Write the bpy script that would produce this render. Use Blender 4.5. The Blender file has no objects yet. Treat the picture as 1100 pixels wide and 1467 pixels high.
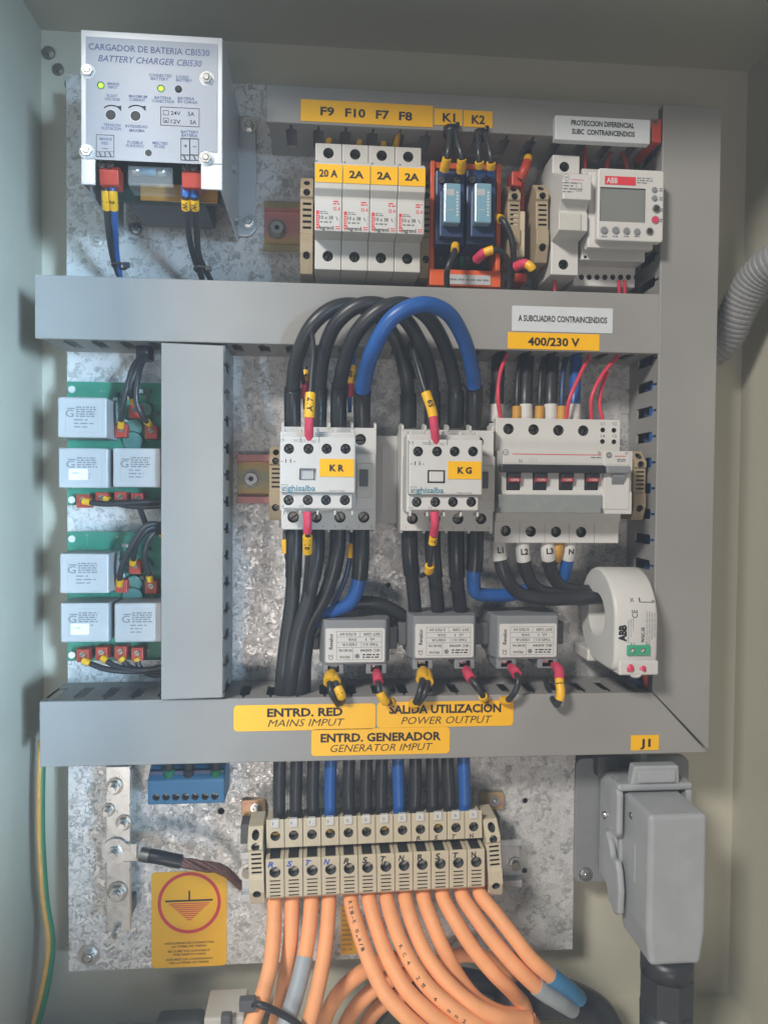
import bpy, bmesh, math, random
from mathutils import Vector, Matrix
random.seed(7)
C = bpy.context.scene.collection
S = bpy.context.scene

# ------------------------------------------------------------------ camera
F, CX, CY, D = 1060.0, 550.0, 733.5, 540.0            # focal length in photo pixels, principal point, distance to the plate in mm
def rotm(p, y, r):
    cp, sp, cY, sY, cr, sr = math.cos(p), math.sin(p), math.cos(y), math.sin(y), math.cos(r), math.sin(r)
    return (Matrix(((cr, -sr, 0), (sr, cr, 0), (0, 0, 1))) @ Matrix(((1, 0, 0), (0, cp, -sp), (0, sp, cp)))
            @ Matrix(((cY, 0, sY), (0, 1, 0), (-sY, 0, cY))))
R = rotm(math.radians(1.53455), math.radians(-4.82019), math.radians(0.48245))
RT = R.transposed()
cam = bpy.data.objects.new('camera', bpy.data.cameras.new('camera')); C.objects.link(cam)
cam.data.sensor_fit = 'VERTICAL'; cam.data.sensor_height = 36; cam.data.lens = 36 * F / 1467
cam.data.clip_start = 0.01; cam.data.clip_end = 50
_A = Matrix(((1, 0, 0), (0, 0, -1), (0, 1, 0)))
_rot = (Matrix(((1, 0, 0), (0, -1, 0), (0, 0, -1))) @ R @ _A).transposed().to_4x4()
_rot.translation = Vector((0, -D * .001, 0))
cam.matrix_world = _rot
S.camera = cam

# ------------------------------------------------------------------ light
S.view_settings.view_transform = 'Standard'; S.view_settings.look = 'None'
S.view_settings.exposure = 0; S.view_settings.gamma = 1
S.view_settings.use_curve_mapping = False
w = bpy.data.worlds.new('World'); S.world = w; w.use_nodes = True
bg = w.node_tree.nodes['Background']; bg.inputs[0].default_value = (.80, .82, .84, 1); bg.inputs[1].default_value = .10
def area(name, loc, target, size, power, col):
    l = bpy.data.lights.new(name, 'AREA'); l.shape = 'RECTANGLE'; l.size, l.size_y = size; l.energy = power; l.color = col
    o = bpy.data.objects.new(name, l); C.objects.link(o); o.location = loc
    o.rotation_euler = (Vector(target) - Vector(loc)).to_track_quat('-Z', 'Y').to_euler(); return o
area('ceiling_lamp', (-.94, -1.48, 1.02), (0, 0, 0), (.36, .26), 41, (1, .96, .90))
bfill = area('blue_fill', (.56, -1.42, .0), (-.40, -.06, .0), (.42, .5), 2.5, (.50, .75, 1)); bfill.data.spread = math.radians(16)  # added blue fill lamp, tints the left side like veiling glare
rb = area('room_bounce', (-.15, -1.6, -.6), (.02, 0, -.28), (.5, .4), 1.15, (1, .89, .81)); rb.data.spread = math.radians(75)

# ------------------------------------------------------------------ pixel + height above plate -> millimetres (x, z, h)
def P(px, py, h):
    d = RT @ Vector(((px - CX) / F, (py - CY) / F, 1)); t = (D - h) / d.z
    return (d.x * t, -d.y * t, h)
def rect(x0, y0, x1, y1, h):
    ym, xm = (y0 + y1) / 2, (x0 + x1) / 2
    return P(x0, ym, h)[0], P(x1, ym, h)[0], P(xm, y1, h)[1], P(xm, y0, h)[1]     # x0,x1,z0,z1
def pz(px, py, h): return P(px, py, h)[1]
def pxx(px, py, h): return P(px, py, h)[0]

# ------------------------------------------------------------------ materials
def lin(c):
    c /= 255
    return c / 12.92 if c <= .04045 else ((c + .055) / 1.055) ** 2.4
MATS = {}
def M(name, rgb, rough=.45, metal=0, var=.05, scale=120, bump=.0, bscale=900, spec=.5, trans=0, emit=None, alpha=1, coat=0):
    m = bpy.data.materials.new(name); m.use_nodes = True; nt = m.node_tree; N = nt.nodes; L = nt.links
    b = N['Principled BSDF']; col = [lin(c) for c in rgb]
    b.inputs['Roughness'].default_value = rough; b.inputs['Metallic'].default_value = metal
    b.inputs['Specular IOR Level'].default_value = spec
    tc = N.new('ShaderNodeTexCoord')
    n = N.new('ShaderNodeTexNoise'); n.inputs['Scale'].default_value = scale; n.inputs['Detail'].default_value = 4
    L.new(tc.outputs['Object'], n.inputs['Vector'])
    r = N.new('ShaderNodeValToRGB'); L.new(n.outputs['Fac'], r.inputs[0])
    r.color_ramp.elements[0].position = .3; r.color_ramp.elements[1].position = .7
    r.color_ramp.elements[0].color = [c * (1 - var) for c in col] + [1]
    r.color_ramp.elements[1].color = [min(1, c * (1 + var)) for c in col] + [1]
    L.new(r.outputs[0], b.inputs['Base Color'])
    mr = N.new('ShaderNodeMapRange'); mr.inputs[3].default_value = max(0, rough - .06); mr.inputs[4].default_value = min(1, rough + .08)
    L.new(n.outputs['Fac'], mr.inputs[0]); L.new(mr.outputs[0], b.inputs['Roughness'])
    if bump:
        n2 = N.new('ShaderNodeTexNoise'); n2.inputs['Scale'].default_value = bscale; n2.inputs['Detail'].default_value = 3
        L.new(tc.outputs['Object'], n2.inputs['Vector'])
        bp = N.new('ShaderNodeBump'); bp.inputs['Strength'].default_value = bump; bp.inputs['Distance'].default_value = .0004
        L.new(n2.outputs['Fac'], bp.inputs['Height']); L.new(bp.outputs[0], b.inputs['Normal'])
    if trans: b.inputs['Transmission Weight'].default_value = trans; b.inputs['IOR'].default_value = 1.3
    if alpha < 1: b.inputs['Alpha'].default_value = alpha
    if coat: b.inputs['Coat Weight'].default_value = coat; b.inputs['Coat Roughness'].default_value = .15
    if emit:
        b.inputs['Emission Color'].default_value = [lin(c) for c in emit[0]] + [1]; b.inputs['Emission Strength'].default_value = emit[1]
    MATS[name] = m; return m

duct_m = M('duct_grey_plastic', (145, 143, 140), .5, var=.075, scale=13, bump=.1, bscale=110)
white = M('white_plastic', (203, 201, 197), .42, var=.02, bump=.05)
white2 = M('ivory_plastic', (196, 193, 186), .45, var=.03, bump=.05)
lgrey = M('light_grey_plastic', (178, 179, 180), .45, var=.03, bump=.05)
mgrey = M('mid_grey_plastic', (128, 130, 133), .48, var=.04, bump=.06)
dgrey = M('dark_grey_plastic', (84, 86, 88), .5, var=.05, bump=.08)
black = M('black_pvc', (44, 45, 48), .38, var=.12, scale=60, bump=.05)
sleeve = M('black_heatshrink', (34, 35, 38), .33, var=.1, bump=.1)
hole_m = M('terminal_bore', (40, 38, 36), .6, var=.2)
ink = M('black_ink', (28, 27, 28), .6, var=.05)
inkgrey = M('grey_ink', (118, 120, 124), .6, var=.05)
inkblue = M('blue_grey_ink', (70, 84, 118), .6, var=.08)
printbrown = M('cable_print', (104, 72, 52), .6)
inkred = M('red_ink', (214, 52, 66), .55, var=.05)
pen = M('blue_pen', (38, 84, 176), .5)
teal = M('teal_ink', (50, 122, 140), .5)
yellow = M('yellow_label', (248, 186, 8), .38, var=.03, scale=60)
ytag = M('yellow_marker', (236, 180, 26), .4, var=.05)
tagwhite = M('tag_white', (232, 232, 228), .45)
paper = M('white_label', (206, 210, 212), .4, var=.03)
blue = M('blue_pvc', (36, 88, 158), .38, var=.06, bump=.05)
navy = M('dark_blue_plastic', (44, 62, 98), .4, var=.1)
pink = M('pink_ferrule', (206, 62, 92), .42, var=.08)
pinkw = M('pink_pvc', (214, 62, 84), .42, var=.08)
redw = M('red_plastic', (176, 58, 40), .45, var=.08)
orange = M('orange_pvc', (244, 168, 114), .6, var=.09, scale=55, bump=.06)
orangep = M('orange_plastic', (216, 92, 42), .45, var=.06)
beige = M('beige_polyamide', (196, 183, 158), .5, var=.05, bump=.08)
brownb = M('brown_beige_polyamide', (158, 142, 116), .5, var=.06, bump=.08)
steel = M('bright_steel', (212, 212, 210), .28, 1, var=.08, scale=200, bump=.06)
zinc = M('screw_zinc', (150, 146, 138), .34, 1, var=.15, scale=300, bump=.1)
alu = M('brushed_aluminium', (192, 194, 196), .42, .6, var=.03, scale=60, bump=.03)
alulabel = M('silver_label', (150, 153, 160), .45, .1, var=.02)
copper = M('tinned_copper', (118, 84, 76), .5, .4, var=.35, scale=500)
pcb = M('green_pcb', (44, 128, 104), .45, var=.1, scale=80)
dpcb = M('dark_green_pcb', (34, 62, 52), .45, var=.15)
gcap = M('green_disc', (96, 142, 134), .35, var=.06)
cab = M('cabinet_paint', (184, 181, 165), .5, var=.03, scale=14, bump=.35, bscale=600)
lcd = M('lcd_glass', (128, 130, 126), .22, var=.02, coat=.4)
glass = M('clear_cover', (190, 196, 198), .12, var=.01, alpha=.16)
relayglass = M('relay_window', (124, 164, 182), .18, var=.06, scale=90, coat=.5)
smoke = M('smoky_window', (138, 142, 140), .25, var=.04, coat=.3)
fuseblue = M('fuse_band', (92, 150, 178), .3)
sgrey = M('grey_sleeve', (158, 166, 172), .5, var=.05)
sblue = M('blue_sleeve', (66, 132, 180), .5, var=.05)
termblue = M('blue_terminal', (48, 104, 140), .42, var=.06)
gtape = M('green_plastic', (26, 110, 74), .45)
gterm = M('green_terminal', (64, 164, 122), .42)
plug = M('grey_die_cast_paint', (160, 163, 166), .42, var=.05, scale=70, bump=.25, bscale=1200)
cond = M('corrugated_grey', (136, 136, 138), .5, var=.04)
ledg = M('lit_green_led', (150, 235, 40), .3, emit=((150, 255, 30), 1.6))
amber = M('amber_sheet', (196, 146, 66), .4, var=.1)
# galvanised sheet: crystal spangles
def galv():
    m = M('galvanised_sheet', (190, 190, 190), .42, .4, var=.05)
    nt = m.node_tree; N = nt.nodes; L = nt.links; b = N['Principled BSDF']; tc = N.new('ShaderNodeTexCoord')
    dn = N.new('ShaderNodeTexNoise'); dn.inputs['Scale'].default_value = 160; dn.inputs['Detail'].default_value = 3
    L.new(tc.outputs['Object'], dn.inputs['Vector'])
    mx = N.new('ShaderNodeMix'); mx.data_type = 'VECTOR'; mx.inputs[0].default_value = .018
    L.new(tc.outputs['Object'], mx.inputs[4]); L.new(dn.outputs['Color'], mx.inputs[5])
    v = N.new('ShaderNodeTexVoronoi'); v.inputs['Scale'].default_value = 460; L.new(mx.outputs[1], v.inputs['Vector'])
    v2 = N.new('ShaderNodeTexVoronoi'); v2.inputs['Scale'].default_value = 200; L.new(mx.outputs[1], v2.inputs['Vector'])
    sp = N.new('ShaderNodeSeparateColor'); L.new(v.outputs['Color'], sp.inputs[0])
    sp2 = N.new('ShaderNodeSeparateColor'); L.new(v2.outputs['Color'], sp2.inputs[0])
    ad = N.new('ShaderNodeMath'); ad.operation = 'MULTIPLY'; L.new(sp.outputs[0], ad.inputs[0]); L.new(sp2.outputs[1], ad.inputs[1])
    r = N.new('ShaderNodeValToRGB'); L.new(ad.outputs[0], r.inputs[0]); e = r.color_ramp.elements
    e[0].position = 0; e[0].color = (.37, .37, .36, 1); e[1].position = .6; e[1].color = (.68, .675, .665, 1)
    k = e.new(.13); k.color = (.62, .615, .61, 1)
    L.new(r.outputs[0], b.inputs['Base Color'])
    mr = N.new('ShaderNodeMapRange'); mr.inputs[3].default_value = .3; mr.inputs[4].default_value = .55
    L.new(sp.outputs[1], mr.inputs[0]); L.new(mr.outputs[0], b.inputs['Roughness'])
    # every crystal leans its own way
    vm = N.new('ShaderNodeVectorMath'); vm.operation = 'SUBTRACT'; L.new(v.outputs['Color'], vm.inputs[0]); vm.inputs[1].default_value = (.5, .5, .5)
    vs = N.new('ShaderNodeVectorMath'); vs.operation = 'SCALE'; vs.inputs['Scale'].default_value = .16; L.new(vm.outputs[0], vs.inputs[0])
    g = N.new('ShaderNodeNewGeometry'); va = N.new('ShaderNodeVectorMath'); L.new(g.outputs['Normal'], va.inputs[0]); L.new(vs.outputs[0], va.inputs[1])
    vn = N.new('ShaderNodeVectorMath'); vn.operation = 'NORMALIZE'; L.new(va.outputs[0], vn.inputs[0]); L.new(vn.outputs[0], b.inputs['Normal'])
    return m
galv_m = galv()
# yellow passivated zinc: pink to straw iridescence
def passiv():
    m = M('yellow_passivated_zinc', (196, 150, 110), .34, .55, var=.1)
    nt = m.node_tree; N = nt.nodes; L = nt.links; b = N['Principled BSDF']; tc = N.new('ShaderNodeTexCoord')
    n = N.new('ShaderNodeTexNoise'); n.inputs['Scale'].default_value = 38; n.inputs['Detail'].default_value = 2
    mp = N.new('ShaderNodeMapping'); mp.inputs['Scale'].default_value = (.35, 1, 2.2); L.new(tc.outputs['Object'], mp.inputs[0]); L.new(mp.outputs[0], n.inputs['Vector'])
    r = N.new('ShaderNodeValToRGB'); L.new(n.outputs['Fac'], r.inputs[0]); e = r.color_ramp.elements
    e[0].position = .3; e[0].color = (.50, .24, .22, 1); e[1].position = .68; e[1].color = (.44, .42, .25, 1)
    k = e.new(.5); k.color = (.56, .38, .18, 1)
    L.new(r.outputs[0], b.inputs['Base Color']); return m
pass_m = passiv()
def passiv_band(name, stops):                  # the passivation changes tint across the bent profile
    m = passiv(); m.name = name; nt = m.node_tree; N = nt.nodes; L = nt.links; b = N['Principled BSDF']; tc = N.new('ShaderNodeTexCoord')
    sx = N.new('ShaderNodeSeparateXYZ'); L.new(tc.outputs['Object'], sx.inputs[0])
    n = N.new('ShaderNodeTexNoise'); n.inputs['Scale'].default_value = 60; L.new(tc.outputs['Object'], n.inputs['Vector'])
    mr = N.new('ShaderNodeMapRange'); mr.inputs[1].default_value = -.0175; mr.inputs[2].default_value = .0175; L.new(sx.outputs[2], mr.inputs[0])
    ma = N.new('ShaderNodeMath'); ma.operation = 'MULTIPLY_ADD'; ma.inputs[1].default_value = .22; L.new(n.outputs['Fac'], ma.inputs[0]); 
    sb = N.new('ShaderNodeMath'); sb.operation = 'SUBTRACT'; sb.inputs[1].default_value = .11; L.new(mr.outputs[0], sb.inputs[0]); L.new(sb.outputs[0], ma.inputs[2])
    r = N.new('ShaderNodeValToRGB'); L.new(ma.outputs[0], r.inputs[0]); e = r.color_ramp.elements
    e[0].position = stops[0][0]; e[0].color = (*stops[0][1], 1); e[1].position = stops[-1][0]; e[1].color = (*stops[-1][1], 1)
    for p, c in stops[1:-1]: e.new(p).color = (*c, 1)
    L.new(r.outputs[0], b.inputs['Base Color']); b.inputs['Metallic'].default_value = .4; return m
OL, PK, YE, GR = (.34, .28, .14), (.56, .25, .24), (.58, .40, .16), (.36, .40, .26)
pass_a = passiv_band('pink_passivated_zinc', [(0, OL), (.16, OL), (.24, YE), (.45, PK), (.84, PK), (.9, OL)])
pass_b = passiv_band('green_passivated_zinc', [(0, PK), (.13, PK), (.2, YE), (.5, GR), (.82, YE), (.88, PK)])

# ------------------------------------------------------------------ mesh builder (coordinates: x, z, h in mm)
def to3(p): return Vector((p[0], -p[2], p[1]))
_tc = {}
def text_mesh(s, bold, shear):
    k = (s, bold, shear)
    if k not in _tc:
        cu = bpy.data.curves.new('t', 'FONT'); cu.body = s; cu.size = 1; cu.resolution_u = 2; cu.offset = bold; cu.shear = shear
        cu.fill_mode = 'BOTH'
        o = bpy.data.objects.new('t', cu); C.objects.link(o)
        bpy.context.view_layer.update()
        me = bpy.data.meshes.new_from_object(o.evaluated_get(bpy.context.evaluated_depsgraph_get()))
        vs = [(v.co.x, v.co.y) for v in me.vertices]; fs = [tuple(p.vertices) for p in me.polygons]
        bpy.data.objects.remove(o); bpy.data.curves.remove(cu); bpy.data.meshes.remove(me)
        xs = [v[0] for v in vs] or [0]; ys = [v[1] for v in vs] or [0]
        _tc[k] = (vs, fs, min(xs), max(xs), min(ys), max(ys))
    return _tc[k]
def spline(pts, n=10):
    pts = [Vector(p) for p in pts]
    if len(pts) < 3: return [pts[0].lerp(pts[1], i / 6) for i in range(7)]
    q = [pts[0] * 2 - pts[1]] + pts + [pts[-1] * 2 - pts[-2]]; out = []
    for i in range(1, len(q) - 2):
        p0, p1, p2, p3 = q[i - 1:i + 3]
        # centripetal
        t0 = 0; t1 = t0 + max(1e-3, (p1 - p0).length ** .5); t2 = t1 + max(1e-3, (p2 - p1).length ** .5); t3 = t2 + max(1e-3, (p3 - p2).length ** .5)
        for j in range(n):
            t = t1 + (t2 - t1) * j / n
            a1 = p0 * ((t1 - t) / (t1 - t0)) + p1 * ((t - t0) / (t1 - t0)); a2 = p1 * ((t2 - t) / (t2 - t1)) + p2 * ((t - t1) / (t2 - t1)); a3 = p2 * ((t3 - t) / (t3 - t2)) + p3 * ((t - t2) / (t3 - t2))
            b1 = a1 * ((t2 - t) / (t2 - t0)) + a2 * ((t - t0) / (t2 - t0)); b2 = a2 * ((t3 - t) / (t3 - t1)) + a3 * ((t - t1) / (t3 - t1))
            out.append(b1 * ((t2 - t) / (t2 - t1)) + b2 * ((t - t1) / (t2 - t1)))
    out.append(pts[-1]); return out
def cut_path(path, a, b):
    ls = [0]
    for i in range(1, len(path)): ls.append(ls[-1] + (path[i] - path[i - 1]).length)
    T_ = ls[-1]; a *= T_; b *= T_
    def at(s):
        for i in range(1, len(ls)):
            if ls[i] >= s: return path[i - 1].lerp(path[i], (s - ls[i - 1]) / max(1e-9, ls[i] - ls[i - 1]))
        return path[-1]
    return [at(a)] + [p for p, l in zip(path, ls) if a + .05 < l < b - .05] + [at(b)]

class MB:
    def __init__(s): s.v = []; s.f = []; s.m = []; s.sm = []; s.mats = []; s.X = Matrix.Identity(4)
    def mi(s, mat):
        if mat not in s.mats: s.mats.append(mat)
        return s.mats.index(mat)
    def add3(s, verts, faces, mat, smooth=False):
        o = len(s.v); i = s.mi(mat)
        s.v += [s.X @ Vector(v) for v in verts]
        for f in faces: s.f.append([o + k for k in f]); s.m.append(i); s.sm.append(smooth)
        return s
    def add(s, verts, faces, mat, smooth=False): return s.add3([to3(v) for v in verts], faces, mat, smooth)
    def bm(s, verts, faces, mat, bevel=0, seg=2, smooth=False, only=None):
        b = bmesh.new(); vv = [b.verts.new(to3(v)) for v in verts]
        for f in faces: b.faces.new([vv[k] for k in f])
        bmesh.ops.recalc_face_normals(b, faces=b.faces)
        if bevel:
            b.normal_update()
            es = [e for e in b.edges if len(e.link_faces) == 2 and e.calc_face_angle(0) > .5]
            bmesh.ops.bevel(b, geom=es, offset=bevel, segments=seg, profile=.5, affect='EDGES', clamp_overlap=True)
        b.verts.index_update()
        s.add3([v.co.copy() for v in b.verts], [[v.index for v in f.verts] for f in b.faces], mat, smooth); b.free(); return s
    def box(s, x0, x1, z0, z1, h0, h1, mat, bevel=0, seg=2):
        v = [(x, z, h) for h in (h0, h1) for z in (z0, z1) for x in (x0, x1)]
        return s.bm(v, [(0, 1, 3, 2), (4, 6, 7, 5), (0, 4, 5, 1), (2, 3, 7, 6), (0, 2, 6, 4), (1, 5, 7, 3)], mat, bevel, seg)
    def hexa(s, back, front, mat, bevel=0, seg=2):            # two quads of (x,z,h), same winding
        return s.bm(list(back) + list(front), [(3, 2, 1, 0), (4, 5, 6, 7)] + [(i, (i + 1) % 4, 4 + (i + 1) % 4, 4 + i) for i in range(4)], mat, bevel, seg)
    def prism(s, loop0, loop1, mat, bevel=0, seg=2, smooth=False):
        n = len(loop0)
        return s.bm(list(loop0) + list(loop1), [tuple(range(n - 1, -1, -1)), tuple(range(n, 2 * n))] + [(i, (i + 1) % n, n + (i + 1) % n, n + i) for i in range(n)], mat, bevel, seg, smooth)
    def prism_x(s, prof, x0, x1, mat, bevel=0, seg=2): return s.prism([(x0, z, h) for z, h in prof], [(x1, z, h) for z, h in prof], mat, bevel, seg)
    def prism_h(s, out, h0, h1, mat, bevel=0, seg=2): return s.prism([(x, z, h0) for x, z in out], [(x, z, h1) for x, z in out], mat, bevel, seg)
    def prism_z(s, out, z0, z1, mat, bevel=0, seg=2): return s.prism([(x, z0, h) for x, h in out], [(x, z1, h) for x, h in out], mat, bevel, seg)
    def rrect(s, x0, x1, z0, z1, h0, h1, r, mat, bevel=0):
        o = []
        for cx, cz, a in ((x1 - r, z1 - r, 0), (x0 + r, z1 - r, 90), (x0 + r, z0 + r, 180), (x1 - r, z0 + r, 270)):
            o += [(cx + r * math.cos(math.radians(a + k * 22.5)), cz + r * math.sin(math.radians(a + k * 22.5))) for k in range(5)]
        return s.prism_h(o, h0, h1, mat, bevel)
    def cyl(s, c, r, l, mat, axis='h', n=20, r2=None, smooth=True):           # from c along the axis by l
        r2 = r if r2 is None else r2; v = []
        for k, rr in ((0, r), (l, r2)):
            for i in range(n):
                a = 2 * math.pi * i / n; u, w_ = rr * math.cos(a), rr * math.sin(a)
                v.append({'h': (c[0] + u, c[1] + w_, c[2] + k), 'x': (c[0] + k, c[1] + u, c[2] + w_), 'z': (c[0] + u, c[1] + k, c[2] + w_)}[axis])
        side = [(i, (i + 1) % n, n + (i + 1) % n, n + i) for i in range(n)]
        flip = axis != 'h'; vv = [to3(p) for p in v]
        b = bmesh.new(); bv = [b.verts.new(p) for p in vv]
        for f in side: b.faces.new([bv[k] for k in f]).smooth = smooth
        b.faces.new(bv[:n]); b.faces.new(bv[n:]); bmesh.ops.recalc_face_normals(b, faces=b.faces); b.verts.index_update()
        o = len(s.v); i0 = s.mi(mat); s.v += [s.X @ v_.co for v_ in b.verts]
        for f in b.faces: s.f.append([o + v_.index for v_ in f.verts]); s.m.append(i0); s.sm.append(f.smooth)
        b.free(); return s
    def hexhead(s, c, r, l, mat): return s.cyl(c, r, l, mat, n=6, r2=r * .95, smooth=False)
    def bolt(s, c, r, mat=None):
        mat = mat or steel
        s.cyl(c, r * 1.55, .8, mat); s.hexhead((c[0], c[1], c[2] + .8), r, r * .7, mat); s.cyl((c[0], c[1], c[2] + .8 + r * .7), r * .7, .5, mat, r2=r * .5); return s
    def screw(s, c, r, mat=None, slot=True, ang=.6, cross=False):
        mat = mat or zinc
        s.cyl(c, r, r * .35, mat, r2=r * .9)
        for a in ((ang, ang + math.pi / 2) if cross else (ang,)):
            u = (math.cos(a), math.sin(a)); wv = (-u[1], u[0]); L_, W_ = r * .85, r * .14; h = c[2] + r * .35 + .06
            s.add([(c[0] + u[0] * L_ * i + wv[0] * W_ * j, c[1] + u[1] * L_ * i + wv[1] * W_ * j, h) for i, j in ((-1, -1), (1, -1), (1, 1), (-1, 1))], [(0, 1, 2, 3)], hole_m)
        return s
    def tube(s, path, r, mat, n=14, r2=None, caps=True):
        pts = path; r2 = r if r2 is None else r2; v = []; f = []; m = len(pts)
        t = (pts[1] - pts[0]).normalized(); up = Vector((0, 0, 1)) if abs(t.z) < .9 else Vector((1, 0, 0)); nn = t.cross(up).normalized()
        for i, p in enumerate(pts):
            t2 = (pts[min(i + 1, m - 1)] - pts[max(i - 1, 0)]).normalized()
            nn = (nn - t2 * nn.dot(t2)).normalized(); bb = t2.cross(nn); rr = r + (r2 - r) * i / (m - 1)
            for k in range(n):
                a = 2 * math.pi * k / n; v.append(p + (nn * math.cos(a) + bb * math.sin(a)) * rr)
        for i in range(m - 1):
            for k in range(n): f.append((i * n + k, i * n + (k + 1) % n, (i + 1) * n + (k + 1) % n, (i + 1) * n + k))
        s.add3(v, f, mat, True)
        if caps:
            o = len(v); s.add3(v[:n], [tuple(range(n - 1, -1, -1))], mat); s.add3(v[-n:], [tuple(range(n))], mat)
        return s
    def text(s, st, x, z, h, size, mat, width=None, bold=.012, shear=0, align='c', rot=0):
        vs, fs, a, b, c, d = text_mesh(st, bold, shear)
        cap = .73; k = size / cap; kx = k if width is None else width / max(1e-6, b - a); ca, sa = math.cos(math.radians(rot)), math.sin(math.radians(rot))
        ox = {'c': (a + b) / 2, 'l': a, 'r': b}[align]; out = []
        for u, w_ in vs:
            u = (u - ox) * kx; w_ = (w_ - cap / 2) * k
            out.append((x + u * ca - w_ * sa, z + u * sa + w_ * ca, h))
        return s.add(out, fs, mat)
    def dashes(s, x0, x1, z0, z1, h, lines, mat, fill=.55, seed=1, ragged=.35):      # print too small to read
        rn = random.Random(seed); dz = (z1 - z0) / lines
        for i in range(lines):
            zc = z1 - (i + .5) * dz; x = x0; end = x1 - rn.random() * ragged * (x1 - x0)
            while x < end:
                wl = min(end - x, dz * rn.uniform(.8, 2.6))
                s.flat(x, x + wl, zc - dz * fill / 2, zc + dz * fill / 2, h, mat); x += wl + dz * .45
        return s
    def flat(s, x0, x1, z0, z1, h, mat): return s.add([(x0, z0, h), (x1, z0, h), (x1, z1, h), (x0, z1, h)], [(0, 1, 2, 3)], mat)
    def frame(s, x0, x1, z0, z1, h, w_, mat):
        s.flat(x0, x1, z0, z0 + w_, h, mat); s.flat(x0, x1, z1 - w_, z1, h, mat); s.flat(x0, x0 + w_, z0 + w_, z1 - w_, h, mat); return s.flat(x1 - w_, x1, z0 + w_, z1 - w_, h, mat)
    def disc(s, x, z, h, r, mat, n=18, r0=0):
        v = [(x + r * math.cos(2 * math.pi * i / n), z + r * math.sin(2 * math.pi * i / n), h) for i in range(n)]
        if not r0: return s.add(v, [tuple(range(n))], mat)
        v += [(x + r0 * math.cos(2 * math.pi * i / n), z + r0 * math.sin(2 * math.pi * i / n), h) for i in range(n)]
        return s.add(v, [(i, (i + 1) % n, n + (i + 1) % n, n + i) for i in range(n)], mat)
    def cut(s, cutters, mat=None):            # real recesses: ('c', x, z, r, h0, h1[, material]) or ('b', x0, x1, z0, z1, h0, h1[, material])
        q = MB(); q.X = s.X
        for c in cutters:
            mm = c[-1] if not isinstance(c[-1], (int, float)) else (mat or hole_m)
            s.mi(mm)
            if c[0] == 'c': q.cyl((c[1], c[2], c[4]), c[3], c[5] - c[4], mm, n=20)
            else: q.box(c[1], c[2], c[3], c[4], c[5], c[6], mm)
        q.m = [s.mi(q.mats[i]) for i in q.m]; q.mats = s.mats
        oa, ob = s.raw('cut_a'), q.raw('cut_b')
        md = oa.modifiers.new('b', 'BOOLEAN'); md.object = ob; md.operation = 'DIFFERENCE'; md.solver = 'EXACT'; md.use_self = True
        bpy.context.view_layer.update()
        me = bpy.data.meshes.new_from_object(oa.evaluated_get(bpy.context.evaluated_depsgraph_get()))
        names = [m_.name if m_ else None for m_ in me.materials]; own = [m_.name for m_ in s.mats]
        if len(me.polygons) > 3:
            s.v = [v.co.copy() for v in me.vertices]; s.f = [list(p.vertices) for p in me.polygons]; s.sm = [p.use_smooth for p in me.polygons]
            s.m = [own.index(names[p.material_index]) if names and names[min(p.material_index, len(names) - 1)] in own else 0 for p in me.polygons]
        for o in (oa, ob):
            d_ = o.data; bpy.data.objects.remove(o); bpy.data.meshes.remove(d_)
        bpy.data.meshes.remove(me); return s
    def raw(s, name):
        me = bpy.data.meshes.new(name); me.from_pydata([tuple(v) for v in s.v], [], s.f)
        for m_ in s.mats: me.materials.append(m_)
        me.polygons.foreach_set('material_index', s.m); me.polygons.foreach_set('use_smooth', s.sm); me.update()
        o = bpy.data.objects.new(name, me); C.objects.link(o); return o
    def mesh(s, name, org):
        me = bpy.data.meshes.new(name); me.from_pydata([tuple((v - org) * .001) for v in s.v], [], s.f)
        for m_ in s.mats: me.materials.append(m_)
        me.polygons.foreach_set('material_index', s.m); me.polygons.foreach_set('use_smooth', s.sm); me.update(); return me

def wrap_text(q, st, mid, d, r, size, across=False, mat=None, width=None):     # characters lying on the skin of a round cable, on its outward side
    tmp = MB().text(st, 0, 0, 0, size, mat or ink, width, .03)
    n = Vector((0, -1, 0)); n = (n - d * n.dot(d)).normalized(); b = n.cross(d); vs = []
    for p in tmp.v:
        u, v_ = (p.x, p.z) if not across else (-p.z, p.x)
        a = v_ / r; vs.append(mid + d * u + (n * math.cos(a) + b * math.sin(a)) * r)
    q.add3(vs, tmp.f, mat or ink)
class T:                                       # one thing: an Empty (or a mesh) with its parts as children
    def __init__(s, name, label, cat, org, group=None, mb=None, kind=None):
        s.org = to3(org); s.o = bpy.data.objects.new(name, mb.mesh(name, s.org) if mb else None); C.objects.link(s.o)
        s.o.location = s.org * .001; s.o['label'] = label; s.o['category'] = cat
        if group: s.o['group'] = group
        if kind: s.o['kind'] = kind
        if not mb: s.o.empty_display_size = .01
    def part(s, name, mb, parent=None, label=None):
        o = bpy.data.objects.new(name, mb.mesh(name, s.org)); C.objects.link(o); o.parent = parent or s.o
        if label: o['label'] = label
        return o
def clone(t, d, label):                        # a copy of a thing with its parts, moved by d = (x, z, h) mm
    n = T.__new__(T); n.org = t.org + to3(d)
    def cp(o, par):
        c = o.copy(); C.objects.link(c)
        if par: c.parent = par
        for ch in list(o.children): cp(ch, c)
        return c
    n.o = cp(t.o, None); n.o.location = n.org * .001; n.o['label'] = label; return n
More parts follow.
